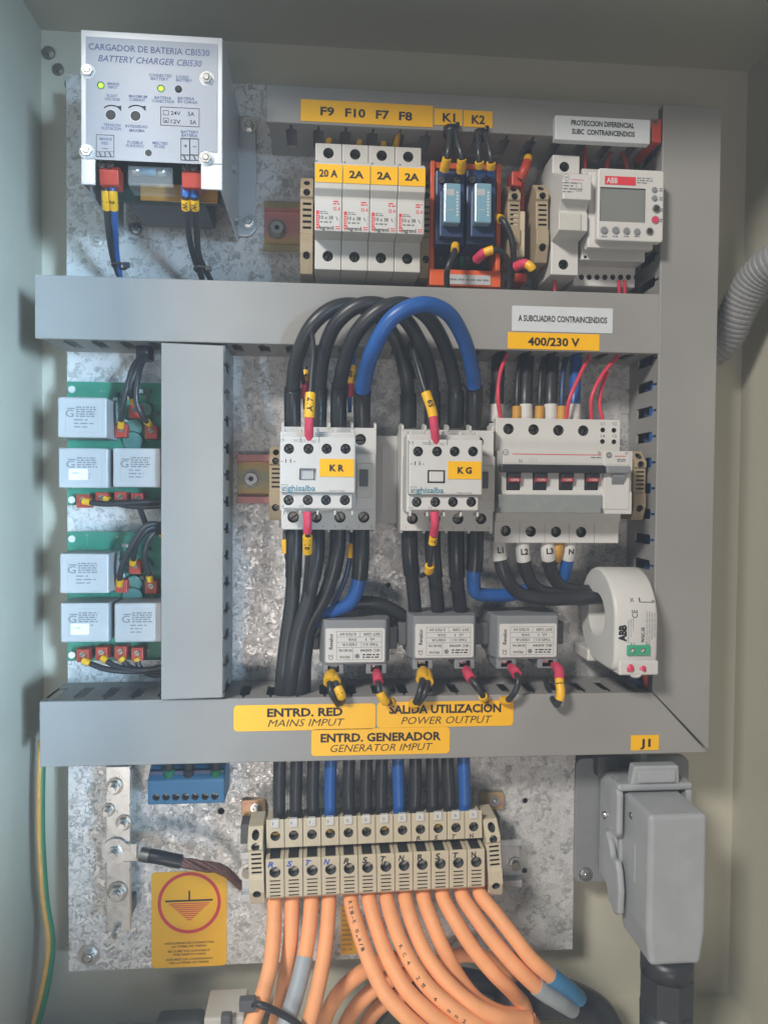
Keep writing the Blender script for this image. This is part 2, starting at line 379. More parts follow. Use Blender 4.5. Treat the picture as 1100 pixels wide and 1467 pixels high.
def wire(name, label, cat, pts, r, mat, bands=(), group=None, n=14, sub=10, mm=False):
    # pts: (px, py, h); bands: (t0, t1, radius, material, part name[, text])
    path = spline([to3(p if mm else P(*p)) for p in pts], sub); mb = MB().tube(path, r, mat, n)
    p0 = pts[0] if mm else P(*pts[0]); t = T(name, label, cat, p0, group, mb)
    for b in bands:
        q = MB().tube(cut_path(path, b[0], b[1]), b[2], b[3], n)
        if len(b) > 5:                          # characters printed across the marker, on the side that faces out of the cabinet
            c = cut_path(path, b[0], b[1]); a_, b_ = c[0], c[-1]; mid = cut_path(path, (b[0] + b[1]) / 2, (b[0] + b[1]) / 2 + .01)[0]; ang = math.degrees(math.atan2(b_.z - a_.z, b_.x - a_.x))
            wrap_text(q, b[5], mid, (b_ - a_).normalized(), b[2] + .22, b[2] * (1.15 if len(b) < 7 else .8), len(b) > 6)
        t.part(b[4], q)
    return t

# ================================================================== enclosure and mounting plate
cx0, cx1 = P(62, 720, -30)[0], P(1058, 700, -30)[0]; cz0, cz1 = P(550, 1447, -30)[1], P(550, 72, -30)[1]; CD = 228
t = T('electrical_cabinet', 'grey beige painted steel cabinet body around all the switchgear', 'cabinet', (0, cz0, -30))
t.part('back_panel', MB().box(cx0 - 2, cx1 + 2, cz0 - 2, cz1 + 2, -34, -30, cab))
t.part('side_panel', MB().box(cx0 - 4, cx0, cz0, cz1, -30, CD, cab)); t.part('side_panel', MB().box(cx1, cx1 + 4, cz0, cz1, -30, CD, cab))
t.part('top_panel', MB().box(cx0 - 4, cx1 + 4, cz1, cz1 + 3, -30, CD, cab)); t.part('bottom_panel', MB().box(cx0 - 4, cx1 + 4, cz0 - 3, cz0, -30, CD, cab))

px0, px1, pxb = P(97, 700, 0)[0], P(912, 700, 0)[0], P(822, 1200, 0)[0]; pzt, pzb, pzs = P(550, 131, 0)[1], P(500, 1374, 0)[1], P(800, 1075, 0)[1]
mb = MB().prism_h([(px0, pzb), (pxb, pzb), (pxb, pzs), (px1, pzs), (px1, pzt), (px0, pzt)], -2, 0, galv_m)
mb.box(px0, px0 + 2, pzb, pzt, -18, -2.01, galv_m).box(px0 + 2, pxb, pzb, pzb + 2, -18, -2.01, galv_m)
hl = [(628, 842, 5), (648, 843, 4.6), (317, 1162, 5), (752, 1147, 4), (751, 1247, 4), (556, 838, 3.5), (390, 1060, 4)]
mb.cut([('c', *P(a, b, 0)[:2], r * .5, -5, 1) for a, b, r in hl])
plate = T('mounting_plate', 'galvanised spangled steel mounting plate behind the devices', 'mounting plate', (0, pzb, 0), mb=mb)
for a, b, r in ((128, 1368, 5), (195, 328, 3), (140, 345, 3)): plate.part('bolt', MB().bolt(P(a, b, 0), r))
for a, b, r in ((70, 76, 3.2), (84, 100, 2.8), (101, 121, 2.6)): t.part('bolt', MB().bolt(P(a, b, -30), r, zinc))
# side bracket the plug housing is bolted to
x0, x1, z0, z1 = rect(824, 1085, 985, 1262, 4)
mb = MB().rrect(x0, x1, z0, z1, -2, 4, 6, mgrey, .6); mb.bolt(P(838, 1252, 4), 3.4)
x0, x1, z0, z1 = rect(855, 1082, 885, 1112, 12); mb.box(x0, x1, z0, z1, 4, 14, dgrey, .6)
x0, x1, z0, z1 = rect(916, 1076, 925, 1100, 16); mb.box(x0, x1, z0, z1, 4, 18, lgrey, .4)
T('plug_bracket', 'flat grey bracket behind the heavy plug at lower right', 'bracket', (x0, z0, -2), mb=mb)

# ================================================================== wiring ducts
DH = 50.0
def comb(mb, a0, a1, pitch, off, put):         # T shaped fingers along one duct wall; put(u,h) -> (x,z,h)
    n = int((a1 - a0) / pitch) + 2
    for i in range(-1, n):
        c = a0 + off + i * pitch; hw, hl = pitch / 2 - 3.6, pitch / 2 - .8
        o = [(-hw, 14), (hw, 14), (hw, 39), (hl, 41), (hl, 47), (-hl, 47), (-hl, 41), (-hw, 39)]
        o = [(min(max(c + u, a0), a1), h) for u, h in o]
        if max(u for u, h in o) - min(u for u, h in o) < 2: continue
        mb.prism([put(u, h, 0) for u, h in o], [put(u, h, 1) for u, h in o], duct_m)
def duct(label, x0, x1, z0, z1, horiz, walls=(1, 1), pitch=18, off=(9, 9), coverpoly=None):
    t = T('wiring_duct', label, 'cable duct', ((x0 + x1) / 2, (z0 + z1) / 2, 0), 'grey slotted wiring ducts')
    w_ = 1.6; mb = MB()
    if horiz:
        mb.box(x0, x1, z0 + w_, z1 - w_, 1, 3, duct_m)
        for k, zz in ((0, z0), (1, z1 - w_)):
            mb.box(x0, x1, zz, zz + w_, 1, 14, duct_m)
            if walls[k]: comb(mb, x0, x1, pitch, off[k], lambda u, h, s: (u, zz + s * w_, h))
            else: mb.box(x0, x1, zz, zz + w_, 14, 47, duct_m)
    else:
        mb.box(x0 + w_, x1 - w_, z0, z1, 1, 3, duct_m)
        for k, xx in ((0, x0), (1, x1 - w_)):
            mb.box(xx, xx + w_, z0, z1, 1, 14, duct_m)
            if walls[k]: comb(mb, z0, z1, pitch, off[k], lambda u, h, s: (xx + s * w_, u, h))
            else: mb.box(xx, xx + w_, z0, z1, 14, 47, duct_m)
    t.part('trunking', mb)
    cv = MB(); e = .8
    cp = coverpoly or [(x0 - e, z0 - e), (x1 + e, z0 - e), (x1 + e, z1 + e), (x0 - e, z1 + e)]
    cv.prism_h(cp, 47.2, DH, duct_m, .7, 2)
    c = t.part('cover', cv)
    return t, c
# faces measured on the photograph at the height of the covers
xa, xb = pxx(383, 150, DH), pxx(941, 180, DH)
top = duct('topmost horizontal grey duct carrying the F9 and K1 labels', xa, xb, pz(650, 186, DH), pz(650, 136.5, DH), True, off=(6, 9))
xL, xR = pxx(52, 445, DH), pxx(943, 470, DH)
mid = duct('horizontal grey duct between fuse row and contactors with 400/230 V label', xL, xR, pz(500, 494, DH), pz(500, 409, DH), True, off=(7, 9))
r0, r1 = pxx(943, 600, DH), pxx(1023, 600, DH); rz1 = pz(985, 150, DH); rzb = pz(975, 1077.5, DH); lz1 = pz(520, 999.5, DH); lz0 = rzb
right = duct('tall vertical grey duct along the right side of the plate', r0, r1, rzb, rz1, False, walls=(1, 0), off=(12, 9),
             coverpoly=[(r0 - .8, lz1 + 1.2), (r1 + .8, lz0 + .6), (r1 + .8, rz1), (r0 - .8, rz1)])
low = duct('lower horizontal grey duct carrying the mains and generator labels', pxx(57, 1045, DH), r0 - .5, lz0, lz1, True, off=(9, 12),
           coverpoly=[(pxx(57, 1045, DH), lz0 - .8), (r1 - .2, lz0 - .8), (r0 - .8, lz1 + .6), (pxx(57, 1045, DH), lz1 + .6)])
v0, v1 = pxx(231, 700, DH + 3), pxx(320, 700, DH + 3)
left = duct('short vertical grey duct between the circuit boards and contactors', v0, v1, pz(276, 1001, DH), pz(276, 492, DH), False, off=(9, 12),
            coverpoly=[(v0, pz(276, 1002, DH + 3)), (v1, pz(276, 1000, DH + 3)), (v1, pz(276, 494, DH + 3)), (v0, pz(276, 492, DH + 3))])
for o in left[0].o.children:
    if o.name.startswith('cover'): o.location.y -= .0032

# ------------------------------------------------------------------ stickers on the ducts (parts of their covers)
def sticker(tc, px, py, qx, qy, h, m, lines, label, r=0, rim=None):
    t, c = tc if isinstance(tc, tuple) else (tc, None)
    x0, x1, z0, z1 = rect(px, py, qx, qy, h); mb = MB()
    if r: mb.rrect(x0, x1, z0, z1, h, h + .35, r, m)
    else: mb.box(x0, x1, z0, z1, h, h + .35, m)
    if rim: mb.frame(x0 + .3, x1 - .3, z0 + .3, z1 - .3, h + .42, .35, rim)
    for st, tx, ty, size, wd, bold, sh, mm in lines:     # centre in pixels, cap height and width in pixels
        a, b, _ = P(tx, ty, h + .5); k = P(tx + 1, ty, h)[0] - P(tx, ty, h)[0]
        mb.text(st, a, b, h + .5, size * k, mm, wd * k, bold, sh)
    return t.part('sticker', mb, c, label)
h = DH + .05
sticker(top, 431, 147, 620, 178, h, yellow, [('F9', 469, 159, 12, 20, .03, 0, ink), ('F10', 509, 161.5, 12, 29, .03, 0, ink), ('F7', 548, 164, 12, 19, .03, 0, ink), ('F8', 581, 166, 12, 19, .03, 0, ink)], 'long yellow strip lettered F9 F10 F7 F8')
sticker(top, 622, 156.5, 662, 180, h, yellow, [('K1', 643, 168, 12, 18, .03, 0, ink)], 'yellow label lettered K1')
sticker(top, 664, 159, 705, 182.5, h, yellow, [('K2', 685, 171, 12, 19, .03, 0, ink)], 'yellow label lettered K2')
sticker(mid, 733, 440, 877, 476, h, paper, [('A SUBCUADRO CONTRAINCENDIOS', 806, 457, 8.5, 127, .025, 0, ink)], 'white label about the fire fighting sub panel', .6)
sticker(mid, 727, 477.5, 858, 501, h, yellow, [('400/230 V', 793, 489.5, 11.5, 74, .03, 0, ink)], 'yellow label lettered 400/230 V')
sticker(low, 335, 1009, 538, 1046, h, yellow, [('ENTRD. RED', 437, 1020, 12, 108, .035, 0, ink), ('MAINS IMPUT', 439, 1035, 11, 110, -.004, .28, ink)], 'yellow label for the mains input', 2.6)
sticker(low, 540, 1004.5, 735, 1041, h, yellow, [('SALIDA UTILIZACIÓN', 638, 1015, 12, 160, .035, 0, ink), ('POWER OUTPUT', 640, 1031, 11, 130, -.004, .28, ink)], 'yellow label for the power output', 2.6)
sticker(low, 446, 1043, 644, 1081, h, yellow, [('ENTRD. GENERADOR', 546, 1055.5, 12, 172, .035, 0, ink), ('GENERATOR IMPUT', 547, 1070.5, 11, 146, -.004, .28, ink)], 'yellow label for the generator input', 2.6)
sticker(low, 903, 1053, 943, 1074.5, h, yellow, [('J1', 924, 1064, 11, 15, .03, 0, ink)], 'yellow label lettered J1')
# engraved plate fixed to the end of the top duct
x0, x1, z0, z1 = rect(795, 168, 931, 203, 56)
mb = MB().box(x0, x1, z0, z1, 50.2, 56, paper, .5)
for st, tx, ty, wd in (('PROTECCION DIFERENCIAL', 863, 177.5, 94), ('SUBC  CONTRAINCENDIOS', 864, 190, 94)):
    a, b, _ = P(tx, ty, 56.2); mb.text(st, a, b, 56.2, 7.5 * .456, ink, wd * .456, .03)
tp = T('name_plate', 'white name plate for fire fighting differential protection on top duct', 'name plate', (x0, z0, 50), mb=mb)
q0, q1, q2, q3 = rect(932, 172, 945, 206, 50)
q = MB().box(q0, q1, q2, q3, 20, 52, redw, .6); q.screw(P(938, 174, 52), 2)
T('red_end_cap', 'brick red end piece with a screw beside the name plate', 'end cap', (q0, q2, 20), mb=q)

# ================================================================== DIN rails
def rail(label, xa, xb, zc, screws, mat, h0=0):
    t = T('din_rail', label, 'mounting rail', ((xa + xb) / 2, zc, h0), 'metal mounting rails')
    pr = [(-17.5, 7.5), (-12.5, 7.5), (-12.5, 1.2), (12.5, 1.2), (12.5, 7.5), (17.5, 7.5), (17.5, 6.3), (13.7, 6.3), (13.7, 0), (-13.7, 0), (-13.7, 6.3), (-17.5, 6.3)]
    t.part('rail', MB().prism_x([(zc + z, h0 + hh) for z, hh in pr], xa, xb, mat, .3, 1))
    for x in screws:
        q = MB().cyl((x, zc, h0 + 1.2), 6.8, 1, zinc, n=28); q.cyl((x, zc, h0 + 2.2), 5, 3, steel, r2=4.4, n=28); q.cyl((x, zc, h0 + 5.25), 1.9, .1, hole_m, n=6)
        t.part('screw', q)
    return t
zr1 = (pz(400, 287, 7) + pz(400, 362, 7)) / 2; rail('upper passivated mounting rail holding the fuse holders', pxx(378, 324, 7), pxx(915, 324, 7), zr1, [P(397, 324, 3)[0]], pass_a)
zr2 = (pz(370, 652, 7) + pz(370, 720, 7)) / 2; rail('middle passivated mounting rail holding the contactors', pxx(339, 686, 7), pxx(925, 686, 7), zr2, [P(360, 686, 3)[0]], pass_b)

# ================================================================== end clamps
def end_clamp(label, pxc, pyt, pyb, hh=40, m=brownb, wd=8.6, name='end_clamp', lean=0, h0=8):
    x, zt, _ = P(pxc, pyt, hh - 8); zb = P(pxc, pyb, hh - 4)[1]; H_ = zt - zb
    pr = [(zb, h0), (zb, hh - 5), (zb + H_ * .2, hh), (zb + H_ * .38, hh), (zb + H_ * .4, hh - 1.5), (zb + H_ * .74, hh - 1.5), (zb + H_ * .76, hh), (zb + H_ * .84, hh), (zt, hh - 9), (zt, h0)]
    mb = MB()
    if lean: mb.X = Matrix.Translation(to3((x, zb, hh))) @ Matrix.Rotation(math.radians(lean), 4, 'Y') @ Matrix.Translation(-to3((x, zb, hh)))
    mb.prism_x(pr, x - wd / 2, x + wd / 2, m, .5)
    cs = [('c', x, zb + H_ * .92, wd * .25, hh - 12, hh + 2), ('c', x, zb + H_ * .8, wd * .27, hh - 7, hh + 2), ('c', x, zb + H_ * .17, wd * .28, hh - 9, hh + 2)]
    cs += [('b', x - wd * .3, x + wd * .36, zb + H_ * (.44 + .06 * k), zb + H_ * (.465 + .06 * k), hh - 3, hh + 1) for k in range(5)]
    mb.cut(cs); mb.screw((x, zb + H_ * .17, hh - 8), wd * .2); mb.screw((x, zb + H_ * .8, hh - 6), wd * .2)
    return T(name, label, 'end clamp', (x, zb, h0), 'ribbed end clamps on the rails', mb)
end_clamp('brown beige ribbed end clamp left of the 20 A fuse holder', 440, 254, 392)
end_clamp('brown beige ribbed end clamp between fuse holders and orange relay frame', 609, 258, 398, 34)
end_clamp('ribbed end clamp just right of the orange relay frame', 733, 266, 372, 42)
end_clamp('ribbed end clamp directly left of the narrow white fuse isolator', 774, 264, 376, 46, lean=-1)
end_clamp('ribbed end clamp left of the KR contactor', 396, 640, 745, 36)
end_clamp('ribbed end clamp at the right end of the circuit breaker', 911, 646, 745, 40)

# ================================================================== battery charger
HC = 92
x0, x1, z0, z1 = rect(116, 48, 319, 268, HC)
t = T('battery_charger', 'silver boxed battery charger with printed front at top left', 'battery charger', ((x0 + x1) / 2, z0, 2))
mb = MB().box(x0, x1, z0 + 15, z1, HC - 1.6, HC, alu, .5).box(x0, pxx(137, 245, HC), z0, z0 + 14.99, HC - 1.6, HC, alu, .5).box(pxx(288, 245, HC), x1, z0, z0 + 14.99, HC - 1.6, HC, alu, .5)
mb.box(x0, x0 + 1.5, z0, z1, 4, HC - 1.61, alu, .3).box(x1 - 1.5, x1, z0, z1, 4, HC - 1.61, alu, .3).box(x0 + 1.51, x1 - 1.51, z1 - 1.5, z1, 4, HC - 1.61, alu, .3)
mb.box(x0 + 1.51, x1 - 1.51, z0 + 30, z0 + 31, 6, HC - 1.7, dgrey)
t.part('case', mb)
q = MB(); f0, f1 = x0 + 3, x1 - 3
lab = []
a0 = pxx(137, 245, HC); a1 = pxx(288, 250, HC); zl = pz(210, 232, HC)
q.prism_h([(a0, zl), (a1, zl), (a1, pz(285, 232, HC) + 6), (f1, pz(285, 232, HC) + 6), (f1, z1 - 4), (f0, z1 - 4), (f0, pz(140, 228, HC) + 6), (a0, pz(140, 228, HC) + 6)], HC + .02, HC + .4, alulabel)
k = (D - HC) / F
def ct(st, px, py, sz, wd, m=inkblue, bold=.012, sh=0): a, b, _ = P(px, py, HC + .5); k = P(px + 1, py, HC)[0] - P(px, py, HC)[0]; q.text(st, a, b, HC + .5, sz * k, m, wd * k, bold, sh)
ct('CARGADOR DE BATERIA CBI530', 214.5, 71, 9.5, 173); ct('BATTERY CHARGER CBI530', 215.5, 87, 9.5, 148, sh=.25)
for st, px, py, wd in (('MAINS', 163, 120, 17), ('INPUT', 162, 125, 13), ('FLOAT', 161, 137, 15), ('VOLTAGE', 161, 142, 22), ('MAXIMUM', 198, 138, 26), ('CURRENT', 197, 143, 23), ('CONNECTED', 230, 108, 33), ('BATTERY', 229, 113, 25),
                      ('LOAD', 262, 110, 18), ('BATTERY', 264, 115, 23), ('BATERIA', 234, 140, 24), ('CONECTADA', 234, 145, 32), ('BATERIA', 267, 141, 24), ('EN CARGA', 269, 146, 28), ('TENSION', 161, 179, 24), ('FLOTACION', 160, 184, 28),
                      ('INTENSIDAD', 196, 181, 32), ('MAXIMA', 197, 187, 22), ('FUSIBLE', 194, 204, 22), ('FUNDIDO', 194, 209, 25), ('MELTED', 230, 205, 22), ('FUSE', 229, 210, 15), ('BATTERY', 272, 189, 25), ('BATERIA', 272, 194, 23), ('MAINS', 152, 199, 18), ('RED', 151, 205, 10)):
    ct(st, px, py, 4.2, wd, inkblue, .02)
for (u0, w0, u1, w1) in ((230, 154, 286, 181), (138, 193, 164, 225), (259, 198, 285, 230)):
    b = rect(u0, w0, u1, w1, HC + .5); q.frame(*b, HC + .5, .35, ink)
for u0, w0, u1, w1 in ((138, 217, 151, 225), (151, 217, 164, 225), (259, 222, 272, 230), (272, 222, 285, 230), (259, 199, 272, 222), (272, 199, 285, 222), (234, 158, 242, 165), (234, 169, 242, 176)):
    b = rect(u0, w0, u1, w1, HC + .55); q.frame(*b, HC + .55, .28, ink)
for st, px, py, sz, wd in (('24V', 252, 162, 6, 14), ('5A', 274, 163, 6, 9), ('12V', 252, 174, 6, 14), ('5A', 277, 175, 6, 9), ('x', 238, 172.5, 6, 5), ('+', 266, 209, 7, 6), ('-', 279, 209, 6, 5), ('~', 151, 212, 6, 9)):
    ct(st, px, py, sz, wd, ink, .01)
for u, w0 in ((144, 221), (158, 221), (265, 226), (279, 226)):
    a, b, _ = P(u, w0, HC + .6); q.text('\\', a, b, HC + .6, 2.4, ink, 2, .03)
for u in (160, 195):
    pts = [(*P(u + 12 * math.cos(math.radians(a)), 158 - 7 * math.sin(math.radians(a)), HC + .45)[:2], HC + .45) for a in range(150, 25, -15)]
    q.tube([to3(p) for p in pts], .35, ink, 6)
    a, b, _ = P(u + 11, 155, HC + .6); q.add([(a - 1.5, b + 1, HC + .6), (a + 1.2, b - 1.8, HC + .6), (a + 1.2, b + 1.5, HC + .6)], [(0, 1, 2)], ink)
fp = t.part('front_label', q)
q = MB()
for u, w0, r in ((159, 164.5, 2.9), (194.5, 166, 2.9), (213, 219, 2)): q.disc(*P(u, w0, HC + .6), r, hole_m); q.disc(*P(u, w0, HC + .55), r * 1.15, lgrey)
t.part('adjustment_hole', q)
for u, w0, m in ((145, 122.5, ledg), (231, 127, ledg), (256, 128, hole_m)):
    q = MB(); q.cyl(P(u, w0, HC + .3), 2.1, .3, hole_m); q.cyl(P(u, w0, HC + .6), 1.5 if m is ledg else 1.6, .5, m, r2=1.0); t.part('indicator_lamp', q)
for u, w0 in ((126, 102), (296.5, 112.5), (125, 217), (295.5, 227)):
    c = P(u, w0, HC + .5); q = MB().disc(c[0], c[1], HC + .48, 4.3, white); q.hexhead(c, 3.2, 2, steel); q.cyl((c[0], c[1], HC + 2.5), 2, .5, steel, r2=1.4); t.part('front_bolt', q)
for (u0, u1, u2, lb) in ((138, 166, (146, 158), 'mains'), (258, 286, (266, 278), 'battery')):
    b = rect(u0, 228 + (4 if u0 > 200 else 0), u1, 258 + (4 if u0 > 200 else 0), HC); q = MB().prism_x([(b[2], 74), (b[2], HC - 7), (b[2] + 8, HC - 5), (b[3] - .5, HC - 9), (b[3] - .5, 74)], b[0], b[1], redw, .5)
    for u in u2: q.screw(P(u, 236 + (4 if u0 > 200 else 0), HC - 6), 2.3, ang=random.random() * 3)
    t.part('wire_terminal', q)
b = rect(180, 232, 249, 266, HC - 4); q = MB().box(*b, 60, HC - 22, dpcb); t.part('circuit_board', MB().box(x0 + 6, x1 - 6, z0 + 4, z0 + 29, 56, 58, dpcb)); t.part('transformer', MB().box(x0 + 16, x1 - 16, z0 + 6, z0 + 29, 6, 50, dgrey, 1.5))
q = MB().box(b[0] + 1, b[1] - 1, b[2] + 1, b[3] - 2, HC - 8, HC - 5, glass, .6); q.box(b[0] + 1, b[1] - 1, b[2] + 1, b[2] + 3, HC - 22, HC - 8.1, glass); fh = t.part('fuse_cover', q)
c = P(186, 245, HC - 14); c2 = P(243, 249, HC - 14); zc = (c[1] + c2[1]) / 2
q = MB().cyl((c[0] + 1, zc, HC - 13), 2.6, 6, steel, 'x'); q.cyl((c2[0] - 7, zc, HC - 13), 2.6, 6, steel, 'x'); q.cyl((c[0] + 7, zc, HC - 13), 2.3, c2[0] - c[0] - 14, fuseblue, 'x'); t.part('glass_fuse', q)
b = rect(202, 272, 312, 289, 62); t.part('insulating_sheet', MB().box(b[0], b[1], b[2], b[3] + 3, 61, 62.5, amber))
# mounting flange with bolts on its right
b = rect(343, 166, 367, 338, 4); q = MB().prism_h([(b[0] - 4, b[2]), (b[1] - 4, b[2]), (b[1], b[2] + 5), (b[1], b[3] - 4), (b[1] - 4, b[3]), (b[0] - 4, b[3])], 0.5, 4, alu, .6)
t.part('mounting_flange', q)
for u, w0 in ((357, 180), (355.5, 318)): t.part('flange_bolt', MB().bolt(P(u, w0, 4), 3.6))
xs = x1
for hh, zz in ((40, pz(326, 222, 60)), (26, pz(330, 312, 30)), (52, pz(325, 118, 60))):
    q = MB().cyl((xs, zz, hh), 3, 2, steel, 'x', 6, smooth=False); t.part('side_bolt', q)
YB = lambda a, b, r, s='W': (a, b, r, ytag, 'marker', s)
wire('supply_wire', 'black wire hanging from the left red terminal of the battery charger', 'wire', [(151, 256, 78), (152, 275, 78), (155, 320, 62), (163, 372, 35), (172, 398, 25)], 2.0, black, [YB(.1, .25, 2.7, '1')])
wire('supply_wire', 'blue wire hanging from the left red terminal of the battery charger', 'wire', [(160, 256, 79), (162, 275, 79), (165, 320, 62), (167, 362, 38), (172, 398, 25)], 2.0, blue, [YB(.1, .25, 2.7, '2')])
wire('charging_wire', 'black wire nearer the left under the battery terminal of the charger', 'wire', [(266, 262, 78), (266, 285, 78), (269, 325, 62), (277, 365, 40), (290, 400, 25)], 2.0, black, [(.02, .12, 2.6, blue, 'ferrule'), YB(.14, .22, 2.6)])
wire('charging_wire', 'black wire nearer the right under the battery terminal of the charger', 'wire', [(278, 262, 78), (279, 285, 78), (282, 325, 60), (286, 368, 40), (303, 403, 25)], 2.0, black, [(.02, .12, 2.6, blue, 'ferrule'), YB(.14, .22, 2.6)])
for u, w0, lb in ((172, 381, 'supply wires left of centre below the charger'), (289, 386, 'charging wires right below the charger')):
    c = P(u, w0, 34); q = MB(); q.tube(spline([to3((c[0] + 4.6 * math.cos(a), c[1] + .8 * math.sin(a), c[2] + 4 * math.sin(a))) for a in [i * .7 for i in range(10)]], 3), .9, black, 8)
    q.box(c[0] + 3, c[0] + 7, c[1] - 1.6, c[1] + 1.6, c[2] + 1, c[2] + 4, black, .3); T('cable_tie', 'small black cable tie round the ' + lb, 'cable tie', c, 'cable ties', q)

# ================================================================== fuse holders
xf = pxx(451, 300, 45)
zt, zn, zb, zd = pz(527, 208, 45), pz(527, 236, 66), pz(527, 388, 45), pz(527, 346, 45)
pr = [(zb, 8), (zb, 45), (zd, 45), (pz(527, 333, 63), 63), (pz(527, 284, 63), 63), (pz(527, 272, 67), 67), (zn, 67), (zn + .01, 47), (zt - 12.5, 47), (zt - 12.5, 45), (zt, 45), (zt, 8)]
def fuse_holder(i, amp, label):
    x = xf + 17.6 * i; t = T('fuse_holder', label, 'fuse holder', (x + 8.8, zb, 8), 'white fuse holders in a row')
    mb = MB().prism_x(pr, x + .15, x + 17.45, white2, .5)
    c = x + 8.7; zh, zl = pz(527, 222, 45), pz(527, 369, 45)
    mb.cut([('c', c, zh, 3.5, 34, 46), ('c', c, zl, 3.5, 34, 46)]); mb.screw((c, zh, 35), 3.1, ang=random.random() * 3); mb.screw((c, zl, 37), 3.1, ang=random.random() * 3)
    t.part('body', mb)
    q = MB(); z = [pz(527, y, 67) for y in (238, 264)]; q.box(x + .3, x + 17.3, z[1], z[0], 67.05, 67.4, yellow); q.text(amp, c, (z[0] + z[1]) / 2, 67.5, 4.6, ink, 11.6 if len(amp) > 2 else 9.2, .035); t.part('rating_sticker', q)
    q = MB(); hh = 63.1; z0, z1 = pz(527, 331, 63), pz(527, 288, 63)
    q.flat(x + 1, x + 16.6, z0, z1, hh, white); Z = lambda f: z0 + (z1 - z0) * f; hh = 63.2
    q.flat(x + 1.1, x + 3, Z(.02), Z(.62), hh, inkred); q.text('|||||', x + 2.05, Z(.34), hh + .05, .8, white, 6, .02, 0, 'c', 90); q.disc(x + 2.05, Z(.1), hh + .06, .5, white)
    q.text('32 A', x + 14.2, Z(.70), hh, 2.2, inkred, 4.6, .02); q.dashes(x + 11.8, x + 16.4, Z(.82), Z(.98), hh, 2, inkred, seed=i)
    q.dashes(x + 3.5, x + 8.8, Z(.5), Z(.62), hh, 2, inkgrey, seed=9); q.text('10 x 38', x + 7.6, Z(.40), hh, 2.3, ink, 8.4, .012); q.dashes(x + 3.6, x + 11, Z(.2), Z(.29), hh, 1, inkgrey, seed=4, ragged=0)
    q.text('legrand', x + 7.7, Z(.07), hh, 2.4, ink, 9, .02); q.flat(x + 13.2, x + 16.4, Z(.02), Z(.05), hh, inkred); q.flat(x + 13.2, x + 16.4, Z(.09), Z(.12), hh, inkred)
    q.text('\\', x + 14.2, Z(.38), hh, 2.4, ink, 1.6); q.flat(x + 16, x + 16.2, Z(.16), Z(.5), hh, inkgrey); t.part('printed_panel', q)
    q = MB(); q.box(x + .3, x + 2, zn + .02, zn + 1.5, 60, 66, mgrey, .2); q.box(x + 2.6, x + 17, zn + .02, zn + .9, 52, 66.4, lgrey, .2); t.part('handle', q)
fuse_holder(0, '20 A', 'white fuse holder marked 20 A, first in the row')
for i, tx in ((1, 'second fuse holder in the row, marked 2A, right beside the 20 A one'), (2, 'third white fuse holder in the row, marked 2A'), (3, 'white fuse holder marked 2A nearest the orange relay frame')): fuse_holder(i, '2A', tx)
for k, (u, lb) in enumerate(((473, 'first'), (517, 'second'), (552, 'third'), (570, 'fourth'))):
    wire('fuse_wire', 'short dark wire from top duct into a fuse holder, %s from left' % lb, 'wire', [(u + 2, 178, 26), (u, 190, 30), (u - 3, 208, 26), (u - 4, 222, 20)], 1.6, black, [(.35, .75, 2.2, ytag, 'marker')], 'wires above the fuse holders')

# ================================================================== relay carrier (orange) with two relays
HR = 36
b = rect(616, 232, 717, 388, HR); bl = rect(614, 388, 717, 411, HR)
t = T('relay_carrier', 'orange open frame carrier holding two dark blue plug-in relays', 'relay carrier', ((b[0] + b[1]) / 2, bl[2], 8))
q = MB().box(b[0], b[0] + 3, b[2], b[3], 9, HR, orangep, .4); q.box(b[1] - 3, b[1], b[2], b[3], 9, HR, orangep, .4); q.box(b[0] + 3, b[1] - 3, b[3] - 4, b[3], 9, HR - 2, orangep, .4)
q.box(b[0], b[1], bl[2], b[2], 9, HR + 2, orangep, .4); t.part('frame', q)
q = MB().box(b[0] + 3.01, b[1] - 3.01, b[2] + .01, b[3] - 4.01, 12, 15, dpcb); t.part('circuit_board', q)
for i in range(14):
    q.box(b[0] + 6 + random.random() * 34, b[0] + 9 + random.random() * 4 + 30 * random.random(), b[2] + 2 + 14 * random.random(), b[2] + 3, 15, 16.5, dgrey)
bb = rect(640, 394, 702, 408, HR + 2); q = MB().box(bb[0], bb[1], bb[2], bb[3], HR + 2.05, HR + 2.5, lgrey); q.dashes(bb[0] + 2, bb[1] - 1, bb[2] + 2.2, bb[2] + 4.2, HR + 2.6, 1, inkgrey, ragged=0); t.part('print_strip', q)
q = MB()
for u in (630, 648, 668, 678, 690, 704):
    c = P(u, 366, 16); q.box(c[0] - 1.3, c[0] + 1.3, c[1] - 4, c[1] + 4, 15, 20, dgrey, .3)
for u in (658, 661): q.box(P(u, 372, 16)[0] - .3, P(u, 372, 16)[0] + .3, P(u, 384, 16)[1], P(u, 356, 16)[1], 15.1, 20, gterm)
t.part('component', q)
